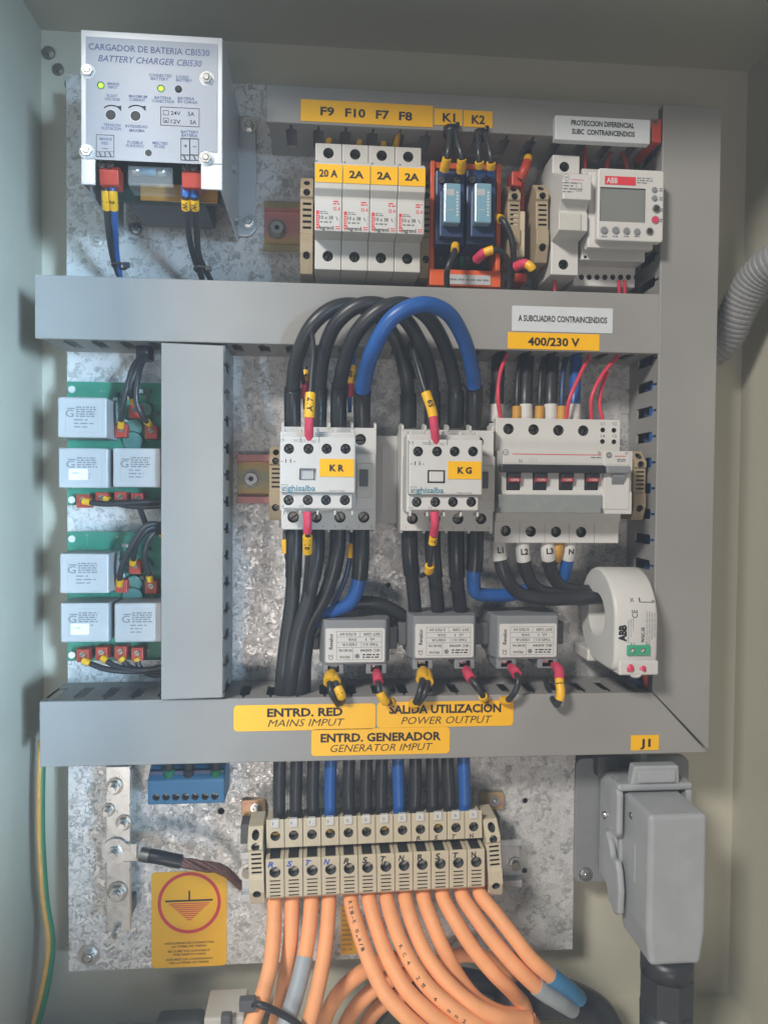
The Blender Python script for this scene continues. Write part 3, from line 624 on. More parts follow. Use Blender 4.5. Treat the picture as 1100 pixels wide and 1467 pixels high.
for i, (u0, u1, lb) in enumerate(((624, 665, 'dark blue relay with clear window, left one in the orange frame'), (668, 710, 'dark blue relay with clear window, right one beneath the K2 label'))):
    r = rect(u0, 244, u1, 350, 46); rt = T('relay', lb, 'relay', ((r[0] + r[1]) / 2, r[2], 15), 'plug-in relays')
    q = MB().box(r[0], r[1], r[2], r[3], 15.2, 46, navy, .8); q.box(r[0] + 2, r[1] - 2, r[2] + 3, r[3] - 16, 46.01, 52, navy, .6); rt.part('socket', q)
    c0 = rect(u0 + 12, 262, u0 + 36, 319, 60); q = MB().box(*c0, 52.1, 60, relayglass, .9); q.dashes(c0[1] - 3, c0[1] - 1.5, c0[2] + 4, c0[3] - 5, 60.05, 8, white, .6, seed=i, ragged=.2)
    q.text('KAR', c0[1] - 2.3, (c0[2] + c0[3]) / 2, 60.1, 2.2, white, None, .02, 0, 'c', 90) if False else None
    q.flat(c0[0] + 1.5, c0[1] - 4.5, c0[3] - 8, c0[3] - 4, 60.05, lgrey); q.flat(c0[0] + 2, c0[1] - 4.4, c0[2] + 8, c0[2] + 8.5, 60.05, lgrey); rt.part('window', q)
    for j, du in enumerate((8, 30)):
        q = MB().cyl(P(u0 + du, 258, 46), 2.6, 2, navy); q.screw(P(u0 + du, 258, 47.6), 2.2); rt.part('terminal_screw', q)
for st, u, v, lb, bends in (
        ('', 642, 240, 'left wire of the pair under the K1 label', [(645, 186, 52), (644, 202, 58), (641, 222, 60), (636, 244, 52)]),
        ('', 661, 240, 'right wire of the pair under the K1 label', [(652, 186, 52), (655, 204, 58), (661, 225, 60), (660, 246, 52)]),
        ('', 685, 240, 'left wire of the pair under the K2 label', [(685, 192, 52), (685, 206, 58), (686, 226, 60), (688, 248, 52)]),
        ('', 703, 240, 'right wire of the pair under the K2 label', [(695, 192, 52), (699, 208, 58), (703, 228, 60), (702, 250, 52)])):
    k1 = 'K1' in lb
    wire('relay_wire', 'black coil wire with yellow collar, ' + lb, 'wire', bends, 2.0, black, [(.74, .86, 3.0, ytag, 'marker'), (.86, 1, 3.2 if k1 else 2.6, ytag if k1 else blue, 'ferrule')], 'wires above the relays')
for (u, v, lb) in ((646, 189, 'K1'), (688, 194, 'K2')):
    c = P(u, v, 50); q = MB().cyl((c[0], c[1] - 3, c[2]), 5.2 if lb == 'K1' else 4.2, 6, sleeve, 'z', 14); q.box(c[0] + 2, c[0] + 5, c[1] + 2, c[1] + 5, c[2], c[2] + 4, sleeve, .5)
    T('cable_tie', 'black tie bundling the wires that pass over the %s label' % lb, 'cable tie', c, 'cable ties', q)
wire('relay_wire', 'black wire with yellow collar crossing the lower part of left relay', 'wire', [(652, 352, 48), (650, 364, 58), (641, 385, 60), (640, 412, 46)], 2.0, black, [(0, .22, 2.8, ytag, 'marker')], 'wires below the relays')
wire('relay_wire', 'black wire arching from the right relay side down behind the duct', 'wire', [(711, 312, 46), (722, 318, 54), (733, 345, 52), (735, 380, 44), (728, 414, 36)], 2.2, black, [(0, .12, 3.0, ytag, 'marker')], 'wires below the relays')
wire('relay_wire', 'black wire with dark red ferrule below the right relay', 'wire', [(682, 372, 44), (694, 362, 52), (712, 358, 54), (728, 375, 48), (731, 412, 36)], 2.0, black, [(0, .2, 3.2, pink, 'ferrule'), (.2, .3, 2.9, ytag, 'marker')], 'wires below the relays')
wire('relay_wire', 'black wire with red ferrule beside the narrow isolator bottom', 'wire', [(738, 382, 46), (752, 378, 52), (762, 385, 54), (766, 412, 40)], 2.2, black, [(0, .3, 3.2, pink, 'ferrule'), (.3, .45, 2.9, ytag, 'marker')], 'wires below the relays')
# feed-through terminal between the clamps
b = rect(735, 302, 752, 368, 40); tt = T('rail_terminal', 'grey beige rail terminal with orange marker between two end clamps', 'terminal', (b[0], b[2], 8))
tt.part('body', MB().box(b[0], b[1], b[2], b[3], 8, 40, beige, .8)); c = rect(733, 245, 748, 266, 40); tt.part('marker', MB().box(c[0], c[1], c[2], c[3], 26, 40, redw, .8))
c = rect(746, 258, 752, 312, 32); tt.part('side_plate', MB().box(c[0], c[1], c[2], c[3], 10, 30, redw, .5)); c = rect(735, 390, 755, 402, 34); tt.part('foot', MB().box(*c, 10, 32, redw, .5))
wire('terminal_wire', 'short red wire with yellow collar into the rail terminal', 'wire', [(757, 218, 30), (755, 232, 38), (750, 246, 42), (745, 256, 40)], 2.4, black, [(.3, .5, 3, ytag, 'marker'), (.5, 1, 3.2, redw, 'ferrule')])

# ================================================================== single fuse isolator
b = rect(790, 222, 829, 395, 45); xa, xb = b[0], b[1]
t = T('fuse_isolator', 'narrow white fuse isolator between end clamp and metering relay', 'fuse isolator', ((xa + xb) / 2, b[2], 8))
Y = lambda y, h: pz(808, y, h)
pr = [(Y(394, 45), 8), (Y(394, 45), 45), (Y(347, 45), 45), (Y(330, 62), 62), (Y(304, 62), 62), (Y(303, 60), 60), (Y(290, 62), 64), (Y(285, 68), 68), (Y(249, 68), 68), (Y(248, 45), 45), (Y(222, 45), 45), (Y(222, 45), 8)]
mb = MB().prism_x(pr, xa, xb, white, .6)
c1, c2 = P(808, 239, 45), P(806.5, 379, 45); mb.cut([('c', c1[0], c1[1], 3.4, 34, 46), ('c', c2[0], c2[1], 3.4, 34, 46)]); mb.screw((c1[0], c1[1], 35), 3); mb.screw((c2[0], c2[1], 37), 3); t.part('body', mb)
q = MB(); c = P(811, 254, 68.1); q.disc(c[0], c[1], 68.1, 2.2, inkgrey); q.disc(c[0], c[1], 68.15, 1.9, white); q.text('GE', c[0], c[1], 68.2, 1.3, inkgrey, 2.2, .02)
d = rect(818, 256, 836, 258, 68.1); q.flat(d[0], d[1], d[2], d[2] + .35, 68.1, inkred); d = rect(806, 260, 834, 277, 68.1); q.dashes(*d, 68.15, 4, inkgrey, .4, 5, .5); d = rect(825, 262, 833, 274, 68.1); q.frame(*d, 68.2, .25, inkgrey); t.part('printed_panel', q)
d = rect(800, 305, 832, 330, 63); q = MB().box(d[0], d[1], d[2], d[3], 62.1, 63, white2, .5); t.part('fuse_carrier', q)

# ================================================================== metering relay
HM = 64
b = rect(845, 242, 948, 352, HM); bd = rect(838, 344, 934, 386, 46); b3 = rect(828, 386, 916, 411, 30)
t = T('metering_relay', 'white metering relay with grey screen and red brand strip at upper right', 'metering relay', ((b[0] + b[1]) / 2, b3[2], 8))
mb = MB().prism_x([(b3[2], 8), (b3[2], 30), (b3[3] + 1, 31), (b3[3] + 1, 46), (bd[3] - 4, 46), (b[2], 52), (b[2], 58), (b[3], 58), (b[3], 50), (b[3] + 8, 44), (b[3] + 8, 8)], b[0] + 1, b[1] - 3, white, .7)
hs = [(*P(832 + 11.2 * i, 397.5, 30)[:2],) for i in range(9)]; mb.cut([('c', x, z, 1.9, 24, 31) for x, z in hs] + [('c', *P(838, 368, 46)[:2], 1.1, 42, 47)])
for x, z in hs: mb.screw((x, z, 24.2), 1.6, ang=random.random() * 3)
t.part('body', mb)
q = MB().rrect(b[0] + 5, b[1] + 1, b[2] + 3, b[3], 58.02, HM, 2, white, .8); s_ = rect(859, 269, 924, 318, HM)
q.cut([('b', s_[0], s_[1], s_[2], s_[3], HM - 1.6, HM + 1, mgrey)]); t.part('front_frame', q)
t.part('screen', MB().box(s_[0] + .2, s_[1] - .2, s_[2] + .2, s_[3] - .2, HM - 1.5, HM - 1.0, lcd))
c = rect(866, 253, 910, 265, HM); q = MB().box(*c, HM + .02, HM + .25, inkred); q.text('ABB', c[0] + 4.8, (c[2] + c[3]) / 2, HM + .35, 3.6, white, 7.6, .03)
c = rect(912, 254, 936, 264, HM); q.dashes(*c, HM + .1, 3, inkgrey, .5, 3); t.part('brand_strip', q)
for u, v, r, m in ((865, 330, 2.3, mgrey), (881.5, 330, 2.3, mgrey), (897, 331, 2.1, mgrey), (912, 332, 2, mgrey), (930, 331.5, 2.4, steel), (937, 272, 1.7, mgrey), (937, 284, 1.7, mgrey), (939.5, 299, 2.6, steel), (938, 315, 2.4, pink)):
    q = MB().cyl(P(u, v, HM), r + .5, .3, lgrey); q.cyl(P(u, v, HM + .3), r, .7, m, r2=r * .9)
    if m is steel: q.screw(P(u, v, HM + .8), r * .85, cross=True)
    t.part('button', q)
q = MB()
for u in (865, 881, 897, 912): c = rect(u - 4, 337.5, u + 4, 340, HM); q.dashes(*c, HM + .1, 1, inkgrey, .8, u, 0)
for v in (272, 285, 301, 316): c = rect(944, v - 3, 950, v + 3, HM); q.dashes(*c, HM + .1, 2, inkgrey, .6, v, 0)
t.part('legend', q)
for ps, lb in (([(842, 200, 24), (838, 215, 34), (837, 232, 38), (838, 244, 36)], 'left'), ([(880, 212, 22), (873, 222, 32), (869, 236, 36), (868, 246, 34)], 'middle'), ([(886, 212, 22), (892, 222, 32), (897, 236, 36), (898, 248, 34)], 'right')):
    wire('red_wire', 'thin red wire from the top duct into metering relay, %s one of three' % lb, 'wire', ps, 1.3, redw, (), 'red wires above the metering relay')
for u, lb in ((794, 'under the narrow isolator'), (886, 'left of the pair under the metering relay'), (894, 'right of the pair under the metering relay')):
    wire('red_wire', 'thin red wire dropping behind the middle duct, ' + lb, 'wire', [(u, 402, 34), (u + .5, 412, 32), (u + 1, 430, 28)], 1.2, pinkw, (), 'red wires below the upper row')

# ================================================================== circuit boards at left
def board(y0, y1, row1, row2, tag, lb):
    b = rect(97, y0, 262, y1, 16); t = T('circuit_board', lb, 'circuit board', (b[0], b[2], 0), 'green control boards')
    t.part('board', MB().box(*b, 14, 16, pcb))
    q = MB()
    for u, v in ((104, y0 + 10), (104, y1 - 8)): q.cyl(P(u, v, 16), 2.4, 1.2, steel); q.cyl((P(u, v, 16)[0], P(u, v, 16)[1], 0), 2.2, 14, steel)
    t.part('standoff', q)
    for u0, u1, v0, v1, tg in row1 + row2:
        r = rect(u0, v0, u1, v1, 44); k = T.__new__(T); q = MB().box(r[0], r[1], r[2], r[3], 16.05, 44, lgrey, 1.0); q.box(r[0] + 5, r[1] - 4, r[2] + 3.5, r[3] - 3.5, 44.02, 44.5, lgrey, .2)
        tr = t.part('transformer', q); w_ = r[1] - r[0]; hh_ = r[3] - r[2]; q = MB()
        q.text('G', r[0] + w_ * .25, r[2] + hh_ * .6, 44.62, hh_ * .19, inkgrey, w_ * .17, .01); q.flat(r[0] + w_ * .2, r[0] + w_ * .36, r[2] + hh_ * .70, r[2] + hh_ * .73, 44.6, inkgrey)
        q.dashes(r[0] + w_ * .38, r[1] - w_ * .2, r[2] + hh_ * .5, r[2] + hh_ * .78, 44.6, 5, inkgrey, .6, u0, .12); q.dashes(r[0] + w_ * .34, r[1] - w_ * .25, r[2] + hh_ * .22, r[2] + hh_ * .48, 44.6, 3, inkgrey, .35, v0, .5); t.part('print', q, tr)
        if tg:
            q = MB().rrect(r[0] + w_ * .22, r[0] + w_ * .6, r[2] + hh_ * .2, r[2] + hh_ * .48, 44.65, 44.85, .8, tagwhite); q.text(tg, r[0] + w_ * .36, r[2] + hh_ * .37, 44.95, 1.3, inkgrey, 4.4, .01); t.part('white_tag', q, tr)
    for u, v in ((173, row1[0][3] - 10), (193, row1[0][2] + 20), (216, row1[0][3] - 8), (118, y1 - 6), (145, y1 - 9), (172, y1 - 10), (196, y1 - 8)):
        c = P(u, v, 28); q = MB().box(c[0] - 4, c[0] + 4, c[1] - 4.5, c[1] + 4.5, 16.02, 27, redw, .5); q.screw((c[0], c[1] + 1, 27), 2); t.part('wire_terminal', q)
    for u, v, r in ((190, row1[0][3] + 6, 6.5), (192, row1[0][2] + 44, 5.5), (208, row1[0][2] + 18, 4.4)):
        c = P(u, v, 20); q = MB(); q.X = Matrix.Translation(to3((c[0], c[1], 16))) @ Matrix.Rotation(.5, 4, 'X'); q.cyl((0, 2, 0), r, 3.2, gcap, 'h', 22); t.part('disc_capacitor', q)
    q = MB()
    for i in range(26):
        u, v = random.uniform(102, 228), random.uniform(y0 + 4, y1 - 4); c = P(u, v, 16); l_ = random.uniform(3, 14)
        if i % 2: q.flat(c[0], c[0] + l_, c[1], c[1] + .35, 16.02 + i * .001, gterm)
        else: q.flat(c[0], c[0] + .35, c[1], c[1] - l_ * .6, 16.02 + i * .001, gterm)
        q.disc(c[0], c[1], 16.06, .7, zinc, 10)
    t.part('track', q)
    for i in range(14):
        u, v = 165 + 60 * random.random(), y0 + 8 + 60 * random.random(); c = P(u, v, 16); m = random.choice([dgrey, dpcb, lgrey, mgrey]); a = 1 + 1.6 * random.random()
        t.part('component', MB().box(c[0] - a, c[0] + a, c[1] - 1.2, c[1] + 1.2, 16.02, 18 + 2 * random.random(), m, .2))
board(548, 724, [(83, 153, 569, 627, None)], [(84, 155, 642, 699, '0997'), (162, 230, 642, 698, None)], 0, 'upper green circuit board with pale transformers left of short duct')
board(762, 946, [(86, 156, 793, 850, None)], [(87, 156, 864, 920, 'CONF'), (164, 232, 864, 920, None)], 0, 'lower green circuit board with pale transformers left of short duct')
def mk(r=2.3): return [(.9, 1, r, ytag, 'marker')]
for lb, ps in (('upper board, left wire of the bundle to its terminals', [(206, 508, 30), (192, 525, 40), (181, 560, 42), (175, 590, 38), (173, 612, 30)]), ('upper board, middle wire of the bundle', [(208, 508, 30), (196, 530, 42), (187, 555, 42), (191, 576, 34)]),
               ('upper board, right wire of the bundle', [(209, 508, 30), (199, 535, 42), (196, 575, 44), (206, 598, 40), (215, 608, 30)]),
               ('lower board, left arch to its terminals', [(236, 752, 40), (212, 752, 46), (190, 780, 46), (174, 815, 40), (171, 838, 30)]), ('lower board, middle arch to its terminals', [(236, 757, 38), (216, 756, 44), (198, 775, 44), (190, 808, 32)]), ('lower board, right arch to its terminals', [(236, 762, 36), (220, 764, 42), (208, 790, 42), (216, 832, 32)]),
               ('upper board underside, first wire running right', [(236, 718, 30), (190, 720, 34), (150, 722, 34), (120, 718, 30)]), ('upper board underside, second wire running right', [(236, 724, 26), (200, 726, 28), (170, 722, 28), (150, 714, 26)]),
               ('lower board underside, first wire from its lower left terminal', [(236, 958, 26), (190, 962, 30), (150, 958, 32), (119, 946, 30)]), ('lower board underside, second wire from left', [(236, 956, 28), (200, 960, 30), (168, 955, 30), (146, 942, 28)]),
               ('lower board underside, third wire from left', [(236, 962, 24), (210, 962, 26), (185, 955, 28), (173, 942, 28)]), ('lower board underside, fourth wire from left', [(236, 966, 22), (215, 966, 24), (200, 955, 26), (196, 942, 26)]),
               ('lower board, vertical wire above its top edge', [(200, 725, 24), (205, 740, 26), (214, 758, 30), (236, 766, 34)])):
    wire('board_wire', 'thin dark wire on the ' + lb, 'wire', ps, 1.9, black, mk(), 'wires on the circuit boards')
c = P(208, 508, 26); q = MB().cyl((c[0], c[1] - 4, c[2]), 6, 9, sleeve, 'z', 14); T('cable_tie', 'black tie bundling wires above the upper circuit board', 'cable tie', c, 'cable ties', q)

# ================================================================== contactors
O0 = P(471, 682, 55)
def contactor(org, txt, label, white_button):
    dv = Vector(to3(org)) - Vector(to3(O0)); XM = Matrix.Translation(dv)
    def B(): m = MB(); m.X = XM; return m
    t = T('contactor', label, 'contactor', (org[0], org[1] - 36, 8), 'white contactors')
    HB, HA = 55, 91
    b = rect(403, 612, 539, 759, HB); mb = B(); xm = (b[0] + b[1]) / 2
    mb.box(b[0], b[1], b[2], b[3], 8, HB - 14, white2, .8); mb.box(b[0] + .01, b[1] - .01, b[2] + .01, b[3] - .01, HB - 13.9, HB, white, .6); m0 = rect(403, 650, 539, 730, HB); mb.box(b[0] + 1, b[1] - 1, m0[2], m0[3], HB, HB + 9, white, 1)
    hx = [P(u, 741, HB) for u in (420, 453, 487, 521)]; hx2 = [(P(u, 0, HB)[0], pz(470, 629, HB)) for u in (420, 453, 487, 521)]
    mb.cut([('c', c[0], c[1], 3.7, HB - 9, HB + 1) for c in hx] + [('c', c[0], c[1], 3.7, HB - 9, HB + 1) for c in hx2])
    for c in hx + hx2: mb.screw((c[0], c[1], HB - 8), 3.3, ang=random.random() * 3)
    for i in range(5):                       # barrier fins above and below each pole
        x = b[0] + .9 + (b[1] - b[0] - 1.8) * i / 4
        mb.prism_x([(b[3] - 1, HB - 22), (b[3] - 1, HB + .3), (b[3] + 2.6, HB + .3), (b[3] + 4.4, HB - 8), (b[3] + 4.4, HB - 22)], x - .8, x + .8, white, .25); mb.prism_x([(b[2] + 1, HB - 22), (b[2] + 1, HB + .3), (b[2] - 1.6, HB - 2), (b[2] - 1.6, HB - 22)], x - .8, x + .8, white, .25)
    for i in range(8):
        x = b[0] + 3.4 + 7.9 * i; mb.text('1 2 3 4 5 6 7 8'.split()[i], x, b[2] + 2.2, HB + .1, 1.6, inkgrey, None, .0)
    t.part('body', mb)
    s1 = rect(511, 664, 534, 713, HB + 9); q = B().box(*s1, HB + 9.02, HB + 10.2, white2, .4); s2 = rect(515, 673, 527, 697, HB + 10); q.box(*s2, HB + 10.25, HB + 12, dgrey, .4); q.box(s2[0] + 1, s2[1] - 1, s2[2] - 3, s2[2] - 1, HB + 10.25, HB + 10.8, white2); t.part('slide_switch', q)
    a = rect(400, 617, 510, 735, HA); z1, z2, z3 = pz(455, 631, HA), pz(455, 706, HA), pz(455, 620, HA)
    q = B().box(a[0], a[1], a[2] + 1, a[3], HB + 9.05, HA - 9, white, .8); q.box(a[0] + .4, a[1] - .4, z2, a[3] - 3.6, HA - 9, HA, white, .9)
    q.box(a[0] + 2, a[1] - 2, a[2] + 2.5, z2 - .05, HA - 9, HA - 3, white, .8)
    ah = [P(u, 643, HA) for u in (414, 442, 468, 495)]; al = [P(u, 716.5, HA - 3) for u in (413.5, 441, 467, 494)]
    wn = rect(429, 671, 453, 688, HA)
    q.cut([('c', c[0], c[1], 3.1, HA - 9, HA + 1) for c in ah] + [('c', c[0], c[1], 3.1, HA - 12, HA) for c in al] + [('b', wn[0], wn[1], wn[2], wn[3], HA - 3.5, HA + 1, lgrey)])
    for i, c in enumerate(ah + al): q.screw((c[0], c[1], HA - (7 if i < 4 else 9)), 2.7, (zinc if i % 4 < 2 else mgrey), cross=True, ang=random.random())
    for i in range(5):
        x = a[0] + 2 + (a[1] - a[0] - 4) * i / 4; q.box(x - .6, x + .6, a[3] - .5, a[3] + 2.2, HA - 20, HA - 9, white, .2); q.box(x - .6, x + .6, a[2] - 1.2, a[2] + 2, HA - 16, HA - 5, white, .2)
    ax = t.part('auxiliary_block', q)
    q = B()
    for st, u, v, sz, wd, m, bo in (('-11-', 413, 660, 6, 21, ink, .0), ('ghisalba', 426, 699, 8.5, 40, teal, .02), ('Made in Italy', 483, 703, 3, 22, inkgrey, .0), ('13', 404, 630, 4.5, 6, inkgrey, 0), ('NO', 425, 631, 4.5, 8, inkgrey, 0), ('21', 434, 631, 4.5, 6, inkgrey, 0), ('NC', 450, 632, 4.5, 8, inkgrey, 0), ('14', 404, 725, 4, 6, inkgrey, 0), ('22', 432, 725, 4, 6, inkgrey, 0)):
        c = P(u + (6 if st == 'ghisalba' else 0), v, HA + .1); q.text(st, c[0], c[1], HA + .1, sz * .42, m, wd * .42, bo)
    for u in (430.5, 457): c = rect(u - .6, 626, u + .6, 634, HA); q.flat(*c, HA + .1, inkgrey)
    lg = rect(403, 694, 412, 703, HA + .1); q.frame(*lg, HA + .1, .3, inkgrey); q.text('gh', (lg[0] + lg[1]) / 2, (lg[2] + lg[3]) / 2, HA + .12, 1.8, teal, 2.6); t.part('print', q, ax)
    q = B()
    if white_button: q.box(wn[0] + .7, wn[1] - .7, wn[2] + .5, wn[3] - .5, HA - 3.4, HA + 1.2, white, .4)
    else: q.box(wn[0] + .6, wn[0] + 8.4, wn[2] + .5, wn[3] - .5, HA - 3.4, HA - 2.2, lgrey, .2)
    if white_button: q.frame(wn[0] - .4, wn[1] + .4, wn[2] - .4, wn[3] + .4, HA + .1, .4, ink)
    t.part('position_window', q, ax)
    y = rect(458, 657.5, 507, 683, HA); q = B().box(*y, HA + .05, HA + .4, yellow); q.text(txt, (y[0] + y[1]) / 2, (y[2] + y[3]) / 2, HA + .55, 3.9, ink, 8.8, .045); t.part('sticker', q, ax)
    return t
O1 = P(640.5, 685, 55)
contactor(O0, 'K R', 'white contactor with yellow KR label, mains side', False)
contactor(O1, 'K G', 'white contactor with yellow KG label, generator side', True)
b = rect(538, 624, 569, 750, 30); T('spacer_block', 'plain grey spacer block between the two contactors', 'spacer', (b[0], b[2], 8), mb=MB().box(*b, 8, 30, lgrey, .6).box(b[0] + 4, b[1] - 6, b[2] + 6, b[3] - 6, 30.02, 30.6, lgrey, .3))
b = rect(700, 606, 712, 760, 40); T('interlock_block', 'narrow grey block between the KG contactor and circuit breaker', 'spacer', (b[0], b[2], 8), mb=MB().box(*b, 8, 40, lgrey, .6))

# bridging cables over the duct
zx = lambda u, v, h: (330 + u / 2.82, 420 + v / 2.82, h)
SL = lambda a, b, r=5.6: (a, b, r, sleeve, 'heatshrink_sleeve')
G = 'bridging cables between the contactors'
wire('bridging_cable', 'outermost left black cable arching between the contactors', 'cable', [zx(252, 545, 46), zx(252, 400, 50), zx(268, 270, 62), zx(330, 130, 72), zx(420, 58, 72), zx(510, 50, 68), zx(600, 95, 62), zx(668, 190, 56), zx(706, 320, 48), zx(716, 400, 46), zx(718, 545, 44)], 4.7, black, [SL(0, .13), SL(.885, 1)], G)
wire('bridging_cable', 'second black cable arching between the contactors', 'cable', [zx(355, 545, 46), zx(360, 400, 48), zx(378, 240, 62), zx(430, 120, 74), zx(520, 50, 78), zx(610, 48, 76), zx(700, 100, 70), zx(770, 210, 62), zx(808, 330, 50), zx(815, 420, 46), zx(815, 545, 44)], 4.7, black, [SL(0, .13), SL(.88, 1)], G)
wire('bridging_cable', 'third black cable arching between the contactors beside the blue one', 'cable', [zx(436, 545, 46), zx(440, 400, 50), zx(458, 290, 64), zx(510, 160, 80), zx(600, 70, 86), zx(690, 44, 84), zx(780, 82, 78), zx(850, 180, 68), zx(893, 310, 54), zx(908, 400, 46), zx(908, 545, 44)], 4.7, black, [SL(0, .14), SL(.88, 1)], G)
wire('bridging_cable', 'blue cable arching over the black ones between the contactors', 'cable', [zx(532, 545, 48), zx(532, 420, 54), zx(542, 350, 64), zx(580, 220, 86), zx(660, 95, 96), zx(770, 46, 96), zx(870, 75, 88), zx(940, 180, 74), zx(976, 310, 58), zx(985, 390, 48), zx(985, 545, 44)], 4.9, blue, [SL(0, .12, 5.7), SL(.87, 1, 5.7)], G)
YM = lambda a, b, s='7', r=2.6: (a, b, r, ytag, 'marker', s)
PF = lambda a, b, r=2.7: (a, b, r, pink, 'ferrule')
wire('control_wire', 'thin dark wire looping up from the KR auxiliary block with pink ferrule', 'wire', [zx(318, 600, 88), zx(318, 540, 92), zx(321, 460, 92), zx(328, 350, 88), zx(336, 230, 82), zx(325, 155, 74), zx(296, 170, 64), zx(282, 280, 52), zx(300, 380, 40)], 1.5, black, [PF(0, .12), YM(.12, .24, 'A17', 3.2)])
wire('control_wire', 'thin wire with red ferrule behind the first bridging cables of KR', 'wire', [zx(303, 300, 38), zx(303, 340, 40), zx(302, 400, 40), zx(304, 470, 38)], 1.5, black, [YM(.1, .35, '9'), (.35, .75, 2.8, pink, 'ferrule')])
wire('control_wire', 'thin blue wire with marker between third and blue bridging cables', 'wire', [zx(498, 250, 40), zx(492, 300, 42), zx(483, 350, 42), zx(482, 420, 40), zx(482, 480, 36)], 1.5, blue, [YM(.2, .5, '60'), (.5, .72, 2.8, pink, 'ferrule')])
wire('control_wire', 'thin dark wire dropping to the KG auxiliary block top with pink ferrule', 'wire', [zx(830, 615, 88), zx(824, 545, 92), zx(815, 480, 92), zx(785, 390, 90), zx(752, 280, 84), zx(728, 200, 74), zx(715, 240, 58), zx(742, 340, 40)], 1.5, black, [PF(0, .16), YM(.16, .3, '59', 3.0)])
zy = lambda u, v, h: (330 + u / 2.82, 740 + v / 2.82, h)
wire('control_wire', 'thin wire below KR with pink ferrule and yellow marker', 'wire', [zy(311, -20, 90), zy(312, 40, 90), zy(312, 100, 84), zy(310, 200, 72), zy(300, 300, 56)], 1.6, black, [PF(0, .2), YM(.25, .45, '10', 3.0)])
wire('control_wire', 'thin wire below KG with pink ferrule and two yellow markers', 'wire', [zy(824, -20, 90), zy(826, 30, 90), zy(820, 80, 84), zy(808, 160, 76), zy(800, 220, 66), zy(770, 240, 50)], 1.6, black, [PF(0, .25), YM(.27, .36, '7'), YM(.64, .74, '', 3)])
wire('control_wire', 'thin wire with yellow marker left of the KR outgoing cables', 'wire', [zy(222, 60, 40), zy(222, 110, 42), zy(230, 170, 42), zy(240, 220, 36)], 1.6, black, [YM(.2, .5, '')])
wire('control_wire', 'thin blue wire beside the blue outgoing cable of KR', 'wire', [zy(490, 60, 36), zy(488, 130, 40), zy(470, 230, 40), zy(430, 330, 36), zy(395, 385, 30)], 1.7, navy, [YM(.15, .3, '')])
G = 'outgoing cables of KR'
wire('power_cable', 'first black cable going down from KR at the left', 'cable', [zy(260, 20, 44), zy(258, 150, 46), zy(250, 330, 44), zy(225, 520, 44), zy(212, 640, 44), zy(206, 740, 36)], 5.0, black, [SL(0, .3)], G)
wire('power_cable', 'second black cable going down from KR', 'cable', [zy(350, 20, 44), zy(346, 150, 48), zy(318, 320, 48), zy(270, 480, 48), zy(245, 640, 46), zy(238, 740, 36)], 5.0, black, [SL(0, .3)], G)
wire('power_cable', 'third black cable going down from KR', 'cable', [zy(435, 20, 44), zy(430, 150, 44), zy(390, 300, 42), zy(310, 460, 40), zy(280, 640, 42), zy(275, 740, 36)], 5.0, black, [SL(0, .3)], G)
wire('power_cable', 'blue cable curving left from the KR underside', 'cable', [zy(528, 20, 44), zy(526, 180, 44), zy(518, 260, 42), zy(485, 345, 38), zy(410, 385, 32), zy(330, 440, 28), zy(300, 560, 30), zy(295, 740, 30)], 5.0, blue, [SL(0, .27, 5.7), (.62, 1, 5.3, black, 'sheath')], G)
wire('power_cable', 'black cable arching from the KR bundle toward the KG contactor', 'cable', [zy(340, 480, 26), zy(400, 400, 28), zy(500, 352, 28), zy(590, 350, 28), zy(680, 390, 24), zy(740, 440, 18)], 4.6, black)
c = P(418, 908, 46); 
G = 'outgoing cables of KG'
wire('power_cable', 'first black cable going down from KG behind the left transformer', 'cable', [zy(722, 20, 42), zy(725, 160, 42), zy(738, 290, 34), zy(745, 400, 24), zy(735, 480, 20)], 4.7, black, [SL(0, .42)], G)
wire('power_cable', 'second black cable going down from KG behind the middle transformer', 'cable', [zy(815, 20, 42), zy(818, 160, 42), zy(830, 290, 36), zy(840, 420, 24), zy(835, 500, 18)], 4.7, black, [SL(0, .42)], G)
wire('power_cable', 'third black cable going down from KG', 'cable', [zy(910, 20, 42), zy(912, 160, 42), zy(918, 290, 36), zy(935, 420, 24), zy(940, 500, 18)], 4.7, black, [SL(0, .42)], G)
wire('power_cable', 'blue cable from KG bending right under the circuit breaker', 'cable', [zy(988, 20, 42), zy(988, 160, 42), zy(982, 250, 40), zy(992, 306, 36), zy(1060, 318, 32), zy(1150, 312, 28), zy(1230, 280, 26)], 4.7, blue, [SL(0, .34, 5.7)], G)

M('toggle_red', (168, 40, 54), .5)
# ================================================================== circuit breaker
zb_ = lambda u, v, h: (690 + u / 3.967, 430 + v / 3.967, h)
HK, HN = 45, 66
b = rect(709, 600, 887, 778, HK)
nz0, nz1 = pz(800, 736, HN), pz(800, 645, HN)
t = T('circuit_breaker', 'white four pole circuit breaker with black linked handles at right', 'circuit breaker', ((b[0] + b[1]) / 2, b[2], 8))
Z = lambda y, h=HK: pz(800, y, h)
pr = [(Z(778), 8), (Z(778), HK), (Z(748), HK), (Z(747), HK + 3), (Z(738), HK + 3), (nz0, HK + 5), (nz0, HN), (Z(706, HN), HN), (Z(702, HN), HN - 1.5), (Z(676, HN), HN - 1.5), (Z(673, HN), HN), (nz1, HN), (nz1 + .1, HK), (Z(600), HK), (Z(600), 8)]
mb = MB().prism_x(pr, b[0], b[1], white, .5)
up = [P(u, v, HK) for u, v in ((728, 614.5), (764, 615.5), (799.5, 616.5), (835, 617))]; lo = [P(u, v, HK) for u, v in ((724, 760.5), (760, 761.5), (796, 762), (832, 762.5))]
sm = [P(u, v, HK) for u, v in ((863, 616), (879, 616.5), (862.5, 632.5), (879, 633))]
sw = []
